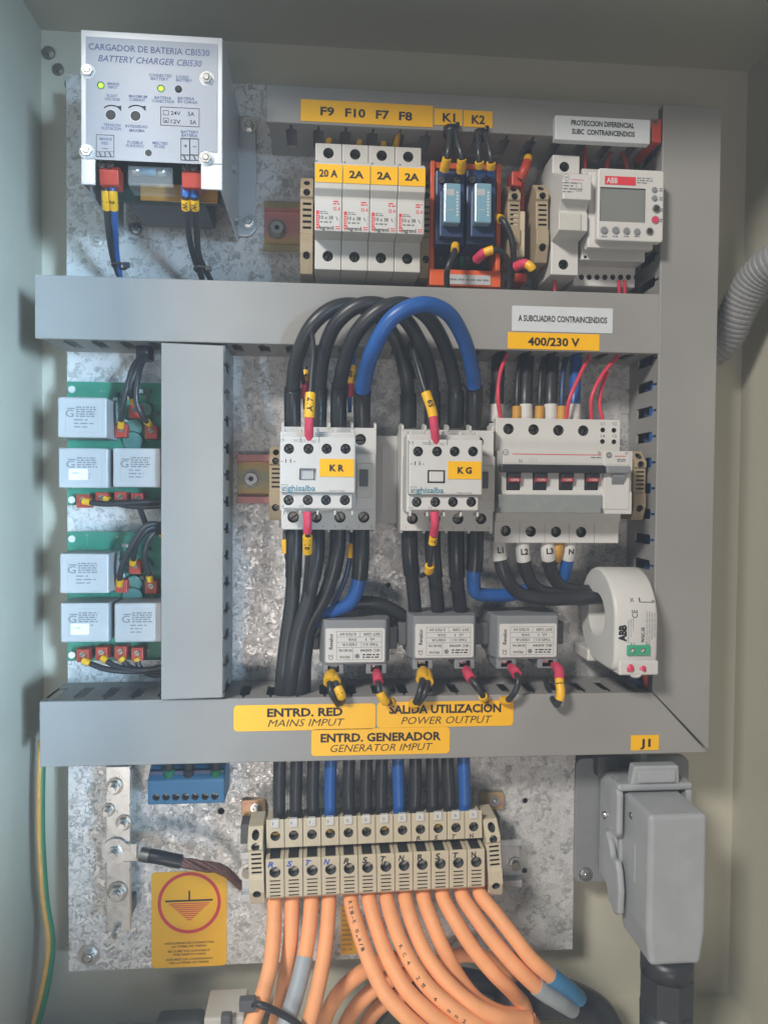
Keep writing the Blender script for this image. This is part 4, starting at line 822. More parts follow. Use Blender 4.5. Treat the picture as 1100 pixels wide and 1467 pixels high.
for u in (735.5, 773.5, 811, 847.5, 884): sw.append(rect(u - 9, 679, u + 9, 701, HN))
mb.cut([('c', c[0], c[1], 3.7, HK - 9, HK + 1) for c in up + lo] + [('c', c[0], c[1], 1.7, HK - 6, HK + 1) for c in sm] + [('b', c[0] - .4, c[1] + .4, c[2] - .6, c[3] + 2, HN - 6, HN + 1) for c in sw])
for c in up + lo: mb.screw((c[0], c[1], HK - 8), 3.2, ang=random.random() * 3)
for c in sm[2:]: mb.screw((c[0], c[1], HK - 4), 1.4, ang=.9)
for u in (744, 780, 815, 851): x = P(u, 758, HK)[0]; mb.flat(x - .15, x + .15, Z(777), Z(749), HK + .08, inkgrey)
x = P(861, 690, HN)[0]; mb.flat(x - .15, x + .15, nz0, Z(708, HN), HN + .1, inkgrey); mb.box(P(864, 690, HN)[0], P(897, 690, HN)[0] + 2, nz0 + 3, nz1, 30, HN + .5, white, .6)
t.part('body', mb)
q = MB(); r = rect(734, 650, 861, 651.6, HN); q.flat(r[0], r[1], r[2], r[2] + .45, HN + .15, inkred); r = rect(880, 653, 896, 654, HN + .7); q.flat(r[0], r[1], r[2], r[2] + .45, HN + .7, inkred)
c = P(724, 648, HN); q.disc(c[0], c[1], HN + .15, 2, inkgrey); q.disc(c[0], c[1], HN + .2, 1.5, white); q.text('GE', c[0], c[1], HN + .25, 1.1, inkgrey, 2); c = P(872, 652, HN + .7); q.disc(c[0], c[1], HN + .7, 2, inkgrey); q.text('GE', c[0], c[1], HN + .75, 1.1, white, 2)
for u, v in ((858, 648.5), (897, 649)): c = P(u, v, HN + .75); q.text('O', c[0], c[1], HN + .75, 1.8, inkgrey)
c = P(745, 660, HN); q.text('N', c[0], c[1], HN + .2, 2.2, inkgrey)
for i in range(4): c = P(758 + i * 3.4, 659, HN); q.text('1', c[0], c[1], HN + .2, 2.6, lgrey)
for st, u, v in (('C1', 863, 607), ('C2', 880, 607), ('14', 863, 624.5), ('12', 880, 624.5)): c = P(u, v, HK + .1); q.text(st, c[0], c[1], HK + .1, 2, inkgrey, 3)
r = rect(846, 654, 862, 657, HN); q.dashes(*r, HN + .2, 1, inkgrey); r = rect(883, 657, 896, 662, HN); q.dashes(*r, HN + .75, 2, inkgrey); t.part('print', q)
r = rect(717, 665.5, 868, 677.5, HN + 5); q = MB().box(r[0], r[1], r[2], r[3], HN - 1, HN + 5, black, 1.2); t.part('handle', q)
r2 = rect(868.5, 667.5, 904, 678.5, HN + 5); q = MB().box(r2[0], r2[1], r2[2], r2[3], HN - 1, HN + 5, mgrey, 1.2); t.part('handle', q, label='grey end of the linked handle')
for i, c in enumerate(sw):
    q = MB(); m = black if i < 4 else mgrey
    q.prism_x([(c[2], HN - 5), (c[2], HN - 1), (c[3] - 2, HN + 3), (c[3] + 1.8, HN + 3), (c[3] + 1.8, HN - 5)], c[0], c[1], m, .4)
    if i < 4:
        zc, hc = c[2] + (c[3] - c[2]) * .62, HN - 1 + 4 * .62 / .8 + .6
        q.box(c[0] + .2, c[1] - .2, zc - 1.4, zc + 1.4, HN - 2, hc, MATS['toggle_red'], .2); q.text('I·ON' if i else 'ON', (c[0] + c[1]) / 2, zc, hc + .1, 1.5, white, 5, .02)
    t.part('toggle', q)
r = rect(714, 709, 862, 735, HN + 1.5); q = MB().box(r[0], r[1], r[2], r[3], HN + .2, HN + 1.6, smoke, .5); q.box(r[0] - 1.4, r[0] + 1, r[2], r[2] + 3.5, HN, HN + 2.2, dgrey, .3); q.box(r[1] - 1, r[1] + .4, r[2], r[2] + 3.5, HN, HN + 2.2, dgrey, .3); t.part('label_window', q)
# supply cables above
G = 'cables entering the breaker from above'
for u, top_, lb, m in ((85, 95, 'leftmost black', black), (248, 262, 'second black', black), (390, 405, 'third black', black), (525, 540, 'blue', blue)):
    wire('supply_cable', lb + ' cable with white sleeve entering the breaker from above', 'cable', [zb_(top_, 290, 22), zb_(u + 6, 420, 28), zb_(u, 560, 34), zb_(u, 690, 34)], 4.7 if m is black else 4.1, m, [(.78, 1, 4.9 if m is black else 4.4, white, 'white_sleeve')], G)
for u, lb in ((200, 'first'), (330, 'second'), (455, 'third')):
    wire('sense_wire', 'thin black wire with amber marker between supply cables, %s of three' % lb, 'wire', [zb_(u + 22, 330, 26), zb_(u + 6, 420, 32), zb_(u, 540, 36), zb_(u - 4, 690, 36)], 1.9, black if u < 400 else navy, [(.78, 1, 3.2, amber, 'marker')], 'thin wires between the supply cables')
for ps, lb in (([(140, 310, 36), (100, 430, 42), (92, 560, 44), (106, 670, 40)], 'farthest left'), ([(612, 315, 36), (545, 450, 44), (495, 570, 46), (480, 670, 42)], 'in front of the blue supply cable'), ([(775, 315, 36), (680, 430, 44), (622, 560, 46), (624, 690, 40)], 'curving left of a pair'), ([(712, 410, 38), (680, 500, 40), (668, 590, 40), (686, 690, 38)], 'right of the pair')):
    wire('control_wire', 'thin pink wire %s above the breaker' % lb, 'wire', [zb_(*p) for p in ps], 1.35, pinkw, (), 'pink wires above the breaker')
zc_ = lambda u, v, h: (680 + u / 3.0556, 760 + v / 3.0556, h)
SW = lambda s: (0, .17, 5.1, white, 'white_sleeve', s)
TX = P(898, 877, 40)
wire('load_cable', 'black cable with white L1 sleeve bending right into the ring transformer', 'cable', [zc_(103, 30, 38), zc_(106, 100, 40), zc_(128, 190, 40), zc_(190, 270, 36), zc_(290, 298, 36), zc_(420, 298, 36), zc_(560, 292, 36), zc_(660, 285, 36)], 4.7, black, [(.02, .13, 5.1, white, 'white_sleeve', 'L1', 0)], 'load cables under the breaker')
wire('load_cable', 'black cable with white L2 sleeve under the breaker', 'cable', [zc_(208, 30, 38), zc_(210, 100, 38), zc_(228, 190, 34), zc_(275, 258, 30), zc_(380, 280, 30), zc_(560, 278, 30), zc_(660, 275, 30)], 4.7, black, [(.02, .15, 5.1, white, 'white_sleeve', 'L2', 0)], 'load cables under the breaker')
wire('load_cable', 'black cable with white L3 sleeve under the breaker', 'cable', [zc_(316, 30, 38), zc_(320, 100, 38), zc_(334, 180, 32), zc_(375, 240, 28), zc_(450, 262, 26), zc_(560, 266, 26), zc_(660, 266, 26)], 4.7, black, [(.02, .17, 5.1, white, 'white_sleeve', 'L3', 0)], 'load cables under the breaker')
wire('load_cable', 'blue neutral cable with white N sleeve under the breaker', 'cable', [zc_(415, 30, 38), zc_(410, 100, 36), zc_(392, 190, 28), zc_(370, 260, 22), zc_(420, 300, 22), zc_(560, 290, 24)], 4.4, blue, [(.02, .2, 4.9, white, 'white_sleeve', 'N', 0)], 'load cables under the breaker')
wire('sense_wire', 'thin wire with amber marker beside the N sleeve under breaker', 'wire', [zc_(365, 20, 36), zc_(362, 80, 38), zc_(352, 140, 30)], 2.2, black, [(.1, .8, 4.4, amber, 'marker')])

# ================================================================== current transformers (text upside down as mounted)
def ctrans(u, v, label):                       # u,v: pixel of the plate's centre
    o = P(u, v, 46); t = T('current_transformer', label, 'current transformer', (o[0], o[1] - 26, 2), 'current transformers')
    X = lambda dx: o[0] + dx; Zz = lambda dz: o[1] + dz
    q = MB(); q.prism_z([(X(-24), 4), (X(-24), 34), (X(-21), 44), (X(21), 44), (X(24), 34), (X(24), 4)], Zz(-13), Zz(17), mgrey, 1.0)
    q.box(X(-30), X(-23.9), Zz(-6), Zz(10), 4, 30, dgrey, 1.2); q.box(X(23.9), X(30), Zz(-6), Zz(10), 4, 30, dgrey, 1.2)
    for s in (-1, 1):
        q.box(X(s * 14.5 - 7), X(s * 14.5 + 7), Zz(-20), Zz(-12.9), 10, 43, mgrey, .8)
    q.cut([('b', X(s * 14.5 - 3.8), X(s * 14.5 + 3.8), Zz(-18.6), Zz(-14), 30, 44) for s in (-1, 1)]); t.part('housing', q)
    for s in (-1, 1):
        q = MB().box(X(s * 14.5 - 2.8), X(s * 14.5 + 2.8), Zz(-18), Zz(-14.5), 31, 37, steel, .5); t.part('clamp', q)
    q = MB(); q.rrect(X(-20), X(20), Zz(-11.5), Zz(11.5), 44.02, 44.6, 1.4, white); h = 44.7; k = 1 / 2.12                 # plate, 1 px = .466 mm
    q.text('CE', X(-16.4), Zz(-8), h, 3, ink, 3.6, -.005, 0, 'c', 90); q.text('Revalco', X(-16.4), Zz(2.5), h, 2.6, ink, 10.5, .02, .1, 'c', 90)
    g = .22; x0, x1 = X(-12.5), X(18)
    for z in (-1.5, 2, 5.5): q.flat(x0, x1, Zz(z), Zz(z) + g, h, inkgrey)
    q.frame(x0, x1, Zz(-10), Zz(9.5), h, g, inkgrey); q.flat(X(3), X(3) + g, Zz(5.6), Zz(9.4), h, inkgrey); q.flat(X(4), X(4) + g, Zz(-1.4), Zz(2), h, inkgrey); q.flat(X(-1.5), X(-1.5) + g, Zz(-9.9), Zz(-1.6), h, inkgrey)
    for st, dx, dz, wd in (('EXT 120%', 11, 7.4, 11), ('0.72/3 kV', -5, 7.4, 11), ('5VA', -2, 3.8, 5.5), ('cl. 1', 10, 3.8, 6), ('150/1A', -4, .4, 9.5), ('TAD 0.1', 10.5, .4, 10), ('50-60 Hz', -6.5, -3.6, 9), ('PROVA', -7, -8, 7), ('IEC 60044', 10, -3.6, 13)):
        q.text(st, X(dx), Zz(dz), h, 1.75, ink, wd, .012, 0, 'c', 180)
    q.disc(X(1.4), Zz(-7.4), h, 1.6, inkgrey); q.dashes(X(5), X(17), Zz(-9), Zz(-5.6), h, 2, ink, .5, 7, .2); t.part('rating_plate', q)
    return t
c0 = ctrans(509, 925, 'grey current transformer with white plate, below the KR cables')
for u, v, lb in ((637, 918.5, 'grey current transformer with white plate, middle one of the three'), (757, 918, 'grey current transformer with white plate, nearest the ring transformer')):
    a, bq = P(u, v, 46), P(509, 925, 46); clone(c0, (a[0] - bq[0], a[1] - bq[1], 0), lb)
CW = 'transformer secondary wires'
def ctw(lb, pts, col, yb, r=2.0, fr=3.4): wire('secondary_wire', lb, 'wire', pts, r, black, [(0, .26, fr, col, 'ferrule')] + [(a, a + .13, r + 1, ytag, 'marker', s) for a, s in yb], CW)
ctw('black wire with large yellow ferrule from left transformer, left of its pair', [zy(407, 640, 40), zy(402, 665, 52), zy(408, 710, 58), zy(432, 752, 52), zy(440, 770, 34)], ytag, [], 2.2, 4.4)
ctw('black wire with yellow marker from left transformer, right of its pair', [zy(415, 645, 40), zy(425, 675, 54), zy(445, 715, 58), zy(452, 745, 52), zy(430, 765, 34)], ytag, [(.35, '1')], 2.2, 4.0)
ctw('black wire with pink ferrule from the left transformer', [zy(592, 632, 40), zy(596, 660, 54), zy(604, 710, 60), zy(630, 750, 58), zy(655, 740, 46), zy(655, 700, 30)], pink, [(.38, ''), (.62, '')])
ctw('black wire with large yellow ferrule from middle transformer, left of its pair', [zy(778, 628, 40), zy(775, 660, 54), zy(765, 710, 60), zy(745, 755, 56), zy(725, 745, 36)], ytag, [(.6, '')], 2.2, 4.4)
ctw('black wire from middle transformer under yellow ferrule, right of its pair', [zy(790, 632, 40), zy(796, 670, 54), zy(785, 715, 60), zy(757, 755, 56), zy(742, 740, 36)], ytag, [], 2.2, 4.0)
ctw('black wire with pink ferrule from the middle transformer', [zy(952, 620, 40), zy(968, 650, 54), zy(1000, 690, 60), zy(1025, 735, 56), zy(1040, 720, 30)], pink, [(.5, 'M')])
ctw('black wire with pink ferrule from the right transformer, left side', [zc_(160, 600, 40), zc_(180, 625, 54), zc_(190, 660, 60), zc_(170, 715, 60), zc_(135, 745, 54), zc_(95, 710, 34)], pink, [(.62, '')])
ctw('black wire with two yellow markers looping below the right transformer', [zc_(350, 590, 40), zc_(368, 615, 52), zc_(370, 660, 58), zc_(375, 720, 62), zc_(360, 762, 60), zc_(335, 730, 48), zc_(310, 660, 24)], pink, [(.17, ''), (.31, '')])

# ================================================================== ring current transformer
HT, RO, RI = 42, 33, 15.5
xl, xr = pxx(881, 880, HT + RO) , pxx(943, 880, HT + RO)
zc = pz(900, 880, HT)
t = T('ring_transformer', 'white ring current transformer with green terminal and brand letters', 'ring transformer', ((xl + xr) / 2, zc - RO - 6, 4))
n = 56; mb = MB(); prof = [(xl, RI), (xl, RO - 2), (xl + .6, RO - .6), (xl + 2, RO), (xr - 2, RO), (xr - .6, RO - .6), (xr, RO - 2), (xr, RI)]
v = []; f = []
for i in range(n):
    a = 2 * math.pi * i / n
    sa, ca = math.sin(a), math.cos(a); sq = 1 / (abs(sa) ** 9 + abs(ca) ** 9) ** (1 / 9) if sa < 0 and ca > 0 else 1      # the lower front quarter is a square block
    for x, r in prof: rr = r * sq if r > RI else r; v.append((x, zc + rr * sa, HT + rr * ca))
m_ = len(prof)
for i in range(n):
    for k in range(m_): f.append((i * m_ + k, ((i + 1) % n) * m_ + k, ((i + 1) % n) * m_ + (k + 1) % m_, i * m_ + (k + 1) % m_))
mb.bm(v, f, white, 0, smooth=False)
for i in range(len(mb.sm)): mb.sm[i] = i % m_ not in (0, 6, 7)
t.part('ring', mb)
q = MB(); q.box(xl - 1.5, xr - 2, zc - RO - 2.5, zc - RO + 6, 2, 30, white, 1.2); t.part('foot', q); q = MB(); q.box(xl + 3, xr + .5, zc - RO - 1.5, zc - RO + 8, 50, HT + RO + .6, white, 1.2, 3); t.part('terminal_block', q)
HF = HT + RO; a0 = pxx(897, 931, HF); a1 = pxx(930, 931, HF); zg0, zg1 = pz(915, 938.5, HF), pz(915, 924, HF); q = MB().box(a0, a1, zg0, zg1, HF - 6, HF + 1.4, gterm, .5); q.cut([('c', a0 + d, (zg0 + zg1) / 2, 1.7, HF - 3, HF + 3) for d in (3.6, 10.5)])
for d in (3.6, 10.5): q.screw((a0 + d, (zg0 + zg1) / 2, HF - 2.4), 1.5)
t.part('green_terminal', q)
def rim(u, v, mirror=0):       # a point on the outer skin of the ring by angle from straight ahead (deg, + up) and x
    a = math.radians(v); r = RO + .15; return (u, zc + r * math.sin(a), HT + r * math.cos(a))
q = MB()
def rimtext(st, x, adeg, size, wd, rot, bold=.02, m=ink):
    tmp = MB().text(st, 0, 0, 0, size, m, wd, bold, 0, 'c', rot); vs = []
    for p in tmp.v:
        a = math.radians(adeg) + p.z / RO; r = RO + .12
        vs.append((x + p.x, zc + r * math.sin(a), HT + r * math.cos(a)) if a > 0 else (x + p.x, zc + a * RO, HT + r))
    q.add(vs, tmp.f, m)
W_ = xr - xl
rimtext('ABB', xl + W_ * .17, -12, 5, 11, 90, .06); rimtext('CE', xl + W_ * .45, 10, 4, 5.2, 90, .0); rimtext('——>', xl + W_ * .78, 24, 3, 9.5, 0, .02)
for i in range(3): rimtext('Residual current monitor'[i * 3:], xl + W_ * (.30 + .055 * i), -10 + 4 * i, 1.0, 15 - 3 * i, 90, .0, inkgrey)
rimtext('WGC-35', xl + W_ * .64, -14, 2.2, 10, 90, .03); 
for i in range(4): rimtext('CEI IEC 62020 690V 50Hz 35mm', xl + W_ * (.73 + .06 * i), -6 + i, 1.0, 22 - 2 * i, 90, .0, inkgrey)
rimtext('S1', xl + W_ * .40, -24, 1.8, 3, 0, 0, inkgrey); rimtext('S2', xl + W_ * .76, -24, 1.8, 3, 0, 0, inkgrey); rimtext('X', xl + W_ * .42, 26, 3, 3, 0, 0); rimtext('I', xl + W_ * .6, 26, 3, .8, 0, .03); t.part('print', q)
for u, lb, m in ((676, 'left', pink), (730, 'right', pink)):
    pass
wire('sense_wire', 'white looped wire with pink ferrules under the ring transformer', 'wire', [zc_(675, 570, 70), zc_(676, 600, 74), zc_(688, 632, 74), zc_(714, 634, 74), zc_(730, 608, 74), zc_(731, 570, 70)], 1.5, white, [(0, .28, 2.9, pink, 'ferrule'), (.72, 1, 2.9, pink, 'ferrule')])
wire('sense_wire', 'dark blue wire dropping into the duct below the ring transformer', 'wire', [zc_(668, 600, 50), zc_(690, 640, 48), zc_(715, 660, 40), zc_(730, 700, 26)], 3, navy)
wire('sense_wire', 'brown wire dropping into the duct below the ring transformer', 'wire', [zc_(733, 600, 58), zc_(742, 625, 60), zc_(745, 650, 52), zc_(750, 700, 30)], 1.5, redw)

# cables lying inside the right duct, seen through its slots
for k, (dx, hh, m, lb) in enumerate(((6, 34, blue, 'blue'), (13, 30, black, 'black, at the left'), (22, 30, black, 'black, in the middle'), (9, 18, navy, 'dark blue'))):
    wire('duct_cable', lb + ' cable running up inside the right vertical duct', 'cable', [(r0 + dx, pz(985, 1000, 30), hh), (r0 + dx + 1, pz(985, 800, 30), hh), (r0 + dx - 1, pz(985, 600, 30), hh), (r0 + dx + (6 if m is blue else 1), pz(985, 440, 30), hh - (10 if m is blue else 0)), (r0 + dx, pz(985, 200, 30), hh - 8)], 4 if m is not black else 5.5, m, (), 'cables in the right duct', mm=True)

# ================================================================== lower terminal strip
TH = 54
ROLL = 1.0
base = P(540, 1245, TH)
RX = Matrix.Translation(to3(base)) @ Matrix.Rotation(math.radians(-ROLL), 4, 'Y') @ Matrix.Translation(-to3(base))
b = rect(345, 1212, 745, 1275, 20)
t = T('din_rail', 'grey raised mounting rail under the beige terminal strip', 'mounting rail', (base[0], base[1], 0), 'metal mounting rails')
zc2 = (b[2] + b[3]) / 2; q = MB(); q.X = RX; q.prism_x([(zc2 + z, 16 + hh) for z, hh in [(-17.5, 7.5), (-12.5, 7.5), (-12.5, 1.2), (12.5, 1.2), (12.5, 7.5), (17.5, 7.5), (17.5, 6.3), (13.7, 6.3), (13.7, 0), (-13.7, 0), (-13.7, 6.3), (-17.5, 6.3)]], b[0], b[1], alu, .3, 1); t.part('rail', q)
for u in (354, 738): c = P(u, 1250 if u < 400 else 1240, 18); q = MB().cyl((c[0], c[1], 17.2), 6, 1, steel); q.cyl((c[0], c[1], 18.2), 3.4, 2, zinc); t.part('screw', q)
for u0, u1, v0, v1, lb in ((345, 380, 1148, 1172, 'left'), (688, 723, 1137, 1162, 'right')):
    c = rect(u0, v0, u1, v1, 6); q = MB().rrect(c[0], c[1], c[2], c[3], .5, 3.5, 2, pass_m, .4); q.box(c[0] + 1, c[1] - 6, c[2] - 14, c[2], .5, 16, dgrey, .5); q.bolt(((c[0] + c[1]) / 2 + 2, (c[2] + c[3]) / 2, 3.5), 2.6); t.part('bracket', q)
PX = 26.15; x0, xN = P(394, 1245, TH)[0], P(682, 1240, TH)[0]; pit = (xN - x0) / 11
zT, zM1, zM2, zB = pz(540, 1170, 40), pz(540, 1208, TH - 8), pz(540, 1224, TH), pz(540, 1284, TH)
zS1, zS2 = pz(540, 1191, TH - 8), pz(540, 1242, TH)
def tblock(i, label, mark, pcol, tag):
    x = x0 + pit * i; t = T('terminal_block', label, 'terminal block', (x, zB, 20), 'beige terminal blocks of the lower strip')
    w_ = pit / 2 - .18; q = MB(); q.X = RX
    pr = [(zB, 22), (zB, TH - 4), (zB + 3, TH), (zM2, TH), (zM2 + .1, TH - 16), (zM1 - .5, TH - 16), (zM1, TH - 8), (zT + 4, TH - 8), (zT, TH - 14), (zT, 22)]
    q.prism_x(pr, x - w_, x + w_, beige, .4)
    cs = [('c', x, zS1, 3.3, TH - 17, TH - 7), ('c', x, zS2, 3.7, TH - 9, TH + 1)]
    z_ = zB + 3.6
    for k in range(5): cs.append(('b', x - 3.4, x + 3.4, z_ + k * 2.5, z_ + k * 2.5 + .8, TH - 2.5, TH + 1))
    cs.append(('b', x - w_ * .58, x + w_ * .58, zM2 - .6, zM1 - .9, TH - 26, TH - 1.2))
    q.cut(cs); q.screw((x, zS1, TH - 15), 3, brownb if i % 3 else ytag, ang=random.random() * 3); q.screw((x, zS2, TH - 7), 3.4, ang=.4 + random.random()); q.disc(x, zS2 + 1.2, TH - 6.5, 1.2, hole_m)
    t.part('body', q)
    q = MB(); q.X = RX; q.box(x - 2.7, x + 2.7, zT - 1.5, zT + 4.2, TH - 10, TH - 7, white, .5); q.text(tag, x - .2, zT + 1.5, TH - 6.9, 2, inkgrey, 3, 0); t.part('marker_tag', q)
    q = MB(); q.X = RX
    if mark: q.text(mark, x - (2.6 if i < 4 else 1.8), zM2 - 3.2, TH + .12, 3.8, pcol, 3.8, .035, .2, 'c', random.uniform(-12, 12))
    if i > 7: q.text('RSTN'[i - 8], x - 1.6, zM1 + 2.2, TH - 7.8, 3, ink, 3, .02, .2, 'c', random.uniform(-15, 15))
    if q.v: t.part('pen_mark', q)
ords = ['first', 'second', 'third', 'fourth', 'fifth', 'sixth', 'seventh', 'eighth', 'ninth', 'tenth', 'eleventh', 'twelfth']
for i in range(12):
    tblock(i, 'beige terminal block with %s pen mark, %s from the left of the strip' % ('blue' if i < 4 else 'black', ords[i]), 'RSTNRSTNRSTN'[i], pen if i < 4 else ink, str(i // 4 + 1) + '.')
end_clamp('beige end clamp closing the left end of the terminal strip', 370.5, 1184, 1296, TH - 2, beige, 10, lean=-2, h0=20)
end_clamp('beige end clamp closing the right end of the terminal strip', 709, 1173, 1284, TH - 2, beige, 10, lean=-4, h0=20)
c = rect(488, 1298, 512, 1368, 1); q = MB().box(*c, .02, .3, yellow); q.dashes(c[0] + 1, c[1] - 1, c[2] + 2, c[3] - 2, .35, 9, amber, .4, 3); T('warning_sticker', 'yellow sticker half hidden behind the orange cables', 'sticker', (c[0], c[2], 0), mb=q)
# cables coming down to the strip
for i, (u, u2, m) in enumerate(((401, 400, black), (425, 424, black), (449, 448, black), (474, 473, blue), (500, 499, black), (525, 524, black), (547, 546, black), (570, 571, blue), (595, 595, black), (619, 619, black), (641, 643, black), (664, 665, blue))):
    wire('feed_cable', '%s cable feeding the terminal strip from above, %s from the left' % ('blue' if m is blue else 'black', ords[i]), 'cable', [(u, 1050, 34), (u, 1090, 36), (u2, 1130, 36), (u2 + random.uniform(-1, 1), 1160, 36), (u2 + (x0 * 0), 1192, 34)], 4.3, m, (), 'cables feeding the terminal strip')
# orange cables
zo = lambda u, v, h: (330 + u / 2.558, 1070 + v / 2.558, h)
OC = [([(162, 520, 38), (162, 580, 46), (158, 700, 60), (145, 810, 72), (112, 930, 84), (60, 1060, 95)], []),
      ([(228, 520, 38), (226, 580, 44), (222, 700, 54), (205, 830, 60), (180, 960, 64), (150, 1080, 68)], []),
      ([(297, 520, 38), (296, 580, 46), (285, 700, 58), (262, 820, 68), (232, 930, 76), (185, 1070, 84)], [(.47, 1, 5.6, sgrey, 'grey_sleeve')]),
      ([(362, 520, 38), (361, 580, 46), (350, 720, 60), (332, 830, 70), (305, 950, 78), (270, 1080, 84)], []),
      ([(440, 520, 38), (444, 580, 48), (475, 690, 62), (515, 800, 76), (565, 900, 88), (640, 985, 96), (740, 1070, 100)], []),
      ([(508, 515, 38), (510, 570, 48), (545, 690, 62), (585, 790, 76), (645, 890, 88), (730, 975, 96), (850, 1060, 100)], []),
      ([(573, 515, 38), (575, 565, 48), (610, 680, 64), (662, 790, 78), (730, 885, 88), (830, 970, 96), (960, 1050, 98)], []),
      ([(640, 510, 38), (642, 560, 48), (672, 660, 62), (722, 770, 74), (790, 860, 84), (880, 940, 92), (980, 990, 94), (1090, 1000, 86)], []),
      ([(705, 505, 38), (708, 555, 46), (742, 650, 58), (785, 750, 66), (840, 850, 72), (905, 930, 76), (985, 975, 76), (1075, 985, 66)], []),
      ([(773, 500, 38), (778, 550, 46), (826, 640, 58), (890, 740, 66), (965, 830, 72), (1030, 895, 70), (1080, 960, 60), (1080, 1040, 50)], [(.86, 1, 5.4, redw, 'dark_end')]),
      ([(843, 500, 38), (850, 548, 46), (900, 625, 58), (975, 725, 68), (1060, 820, 74), (1130, 885, 74), (1200, 930, 68), (1250, 960, 55)], [(.63, 1, 5.6, sgrey, 'grey_sleeve')]),
      ([(908, 495, 38), (915, 540, 46), (975, 615, 58), (1045, 705, 68), (1100, 775, 72), (1160, 830, 72), (1230, 880, 64), (1275, 920, 52)], [(.63, 1, 5.6, sblue, 'blue_sleeve')])]
for i, (ps, bd) in enumerate(OC):
    wire('orange_cable', 'orange cable leaving the terminal strip, %s from the left%s' % (ords[i], {2: ', with a grey sleeve', 10: ', with a grey sleeve', 11: ', with a blue sleeve'}.get(i, '')), 'cable', [zo(*p) for p in ps], 5.0, orange, bd, 'orange cables under the terminal strip')
    if i in (4, 6):
        pass
for i, ps in enumerate(([(330, 1080, 30), (350, 990, 40), (400, 900, 48), (470, 835, 46), (560, 790, 34), (660, 770, 20)], [(400, 1090, 22), (430, 1000, 30), (490, 920, 34), (570, 860, 30), (660, 830, 20)], [(470, 1090, 12), (500, 1010, 18), (550, 950, 20), (640, 900, 12)], [(760, 800, 10), (850, 760, 14), (950, 780, 16), (1040, 860, 16), (1100, 960, 14)], [(1090, 990, 60), (1120, 1040, 52), (1110, 1090, 44)])):
    wire('orange_cable', 'orange cable looping in shadow behind the front ones, ' + ['outer loop at left', 'middle loop at left', 'inner loop at left', 'crossing at the right', 'short end at bottom right'][i], 'cable', [zo(*p) for p in ps], 5.2, orange, (), 'orange cables looping behind')
# print on two of the cables
def cable_print(ps, st, a, b, r):
    path = cut_path(spline([to3(P(*zo(*p))) for p in ps], 10), a, b); n_ = len(st); q = MB()
    for k, ch in enumerate(st):
        if ch == ' ': continue
        c = cut_path(path, k / n_, (k + .9) / n_); d = c[-1] - c[0]; m = (c[0] + c[-1]) / 2; wrap_text(q, ch, m, d.normalized(), r + .12, 2.4, False, printbrown, 2.2)
    return q, path[0]
for i, st, a, b in ((4, 'RZ1-K 0,6/1', .10, .40), (6, 'RC4 Z1 4 mm2', .34, .84)):
    q, p0 = cable_print(OC[i][0], st, a, b, 5.0); o = [o for o in bpy.data.objects if o.name.startswith('orange_cable') and o.parent is None][i]
    me = q.mesh('print', o.location * 1000); w_ = bpy.data.objects.new('print', me); C.objects.link(w_); w_.parent = o
# cable tie round the left orange cables
pth = [zo(60, 945, 88), zo(110, 945, 97), zo(180, 975, 94), zo(240, 1010, 92), zo(290, 1060, 86)]
q = MB().tube(spline([to3(P(*p)) for p in pth], 10), 2.1, black, 8); c = P(*zo(70, 940, 92)); q.box(c[0] - 6, c[0] + 4, c[1] - 3.5, c[1] + 3.5, c[2] - 3, c[2] + 3, dgrey, .8)
T('cable_tie', 'large black cable tie round the left orange cables at the bottom', 'cable tie', c, 'cable ties', q)
# things in the shade at the bottom
wire('black_cable', 'thick black cable curving in the shade at bottom centre right', 'cable', [(700, 1500, 20), (740, 1440, 30), (800, 1430, 30), (850, 1450, 28), (880, 1500, 20)], 13, black)
wire('black_cable', 'black cable end hidden behind the orange loops', 'cable', [(520, 1480, 5), (560, 1430, 10), (640, 1400, 8), (720, 1420, 8), (760, 1470, 8)], 7, black)
c = rect(292, 1458, 350, 1486, 40); q = MB().box(*c, 10, 40, white2, 1.5); q.box(c[0] + 12, c[0] + 19, c[2] + 2, c[3] + 5, 40, 46, dgrey, 1); T('white_connector', 'white connector with a dark clip at the bottom edge', 'connector', (c[0], c[2], 10), mb=q)
c = rect(222, 1466, 290, 1496, 20); T('grey_box', 'grey box just showing at the lower left edge', 'box', (c[0], c[2], 4), mb=MB().box(*c, 4, 20, dgrey, 3))

# ================================================================== earth bar and lug
b = rect(152, 1098, 187, 1335, 26)
t = T('earth_bar', 'tinned earth bar with bolts at lower left of the plate', 'earth bar', (b[0], b[2], 0))
q = MB().box(b[0], b[1], b[2], b[3], 22, 26, steel, .5); t.part('bar', q)
q = MB().box(b[0] + 2, b[1] - 2, b[3] - 8, b[3] + 2, 0, 22, dgrey, .6); q.box(b[0] + 2, b[1] - 2, b[2] + 3, b[2] + 14, 0, 22, dgrey, .6); t.part('support', q)
for u, v, r in ((165, 1126, 3.6), (156, 1160, 2.8), (178, 1178, 3.4), (166, 1219, 4.2), (169, 1277, 4.4)):
    c = P(u, v, 26); q = MB().cyl(c, r * 1.6, 1, zinc); q.hexhead((c[0], c[1], 27), r * 1.15, r * .7, steel); q.cyl((c[0], c[1], 27 + r * .7), r * .65, 4.5, steel); t.part('bolt', q)
c = P(168, 1331, 26); t.part('bolt', MB().cyl(c, 2.2, 14, steel))
ps = [(178, 1218, 30), (205, 1224, 32), (228, 1228, 34), (252, 1233, 34), (285, 1240, 32), (318, 1246, 24), (345, 1268, 14)]
path = spline([to3(P(*p)) for p in ps], 10); q = MB()
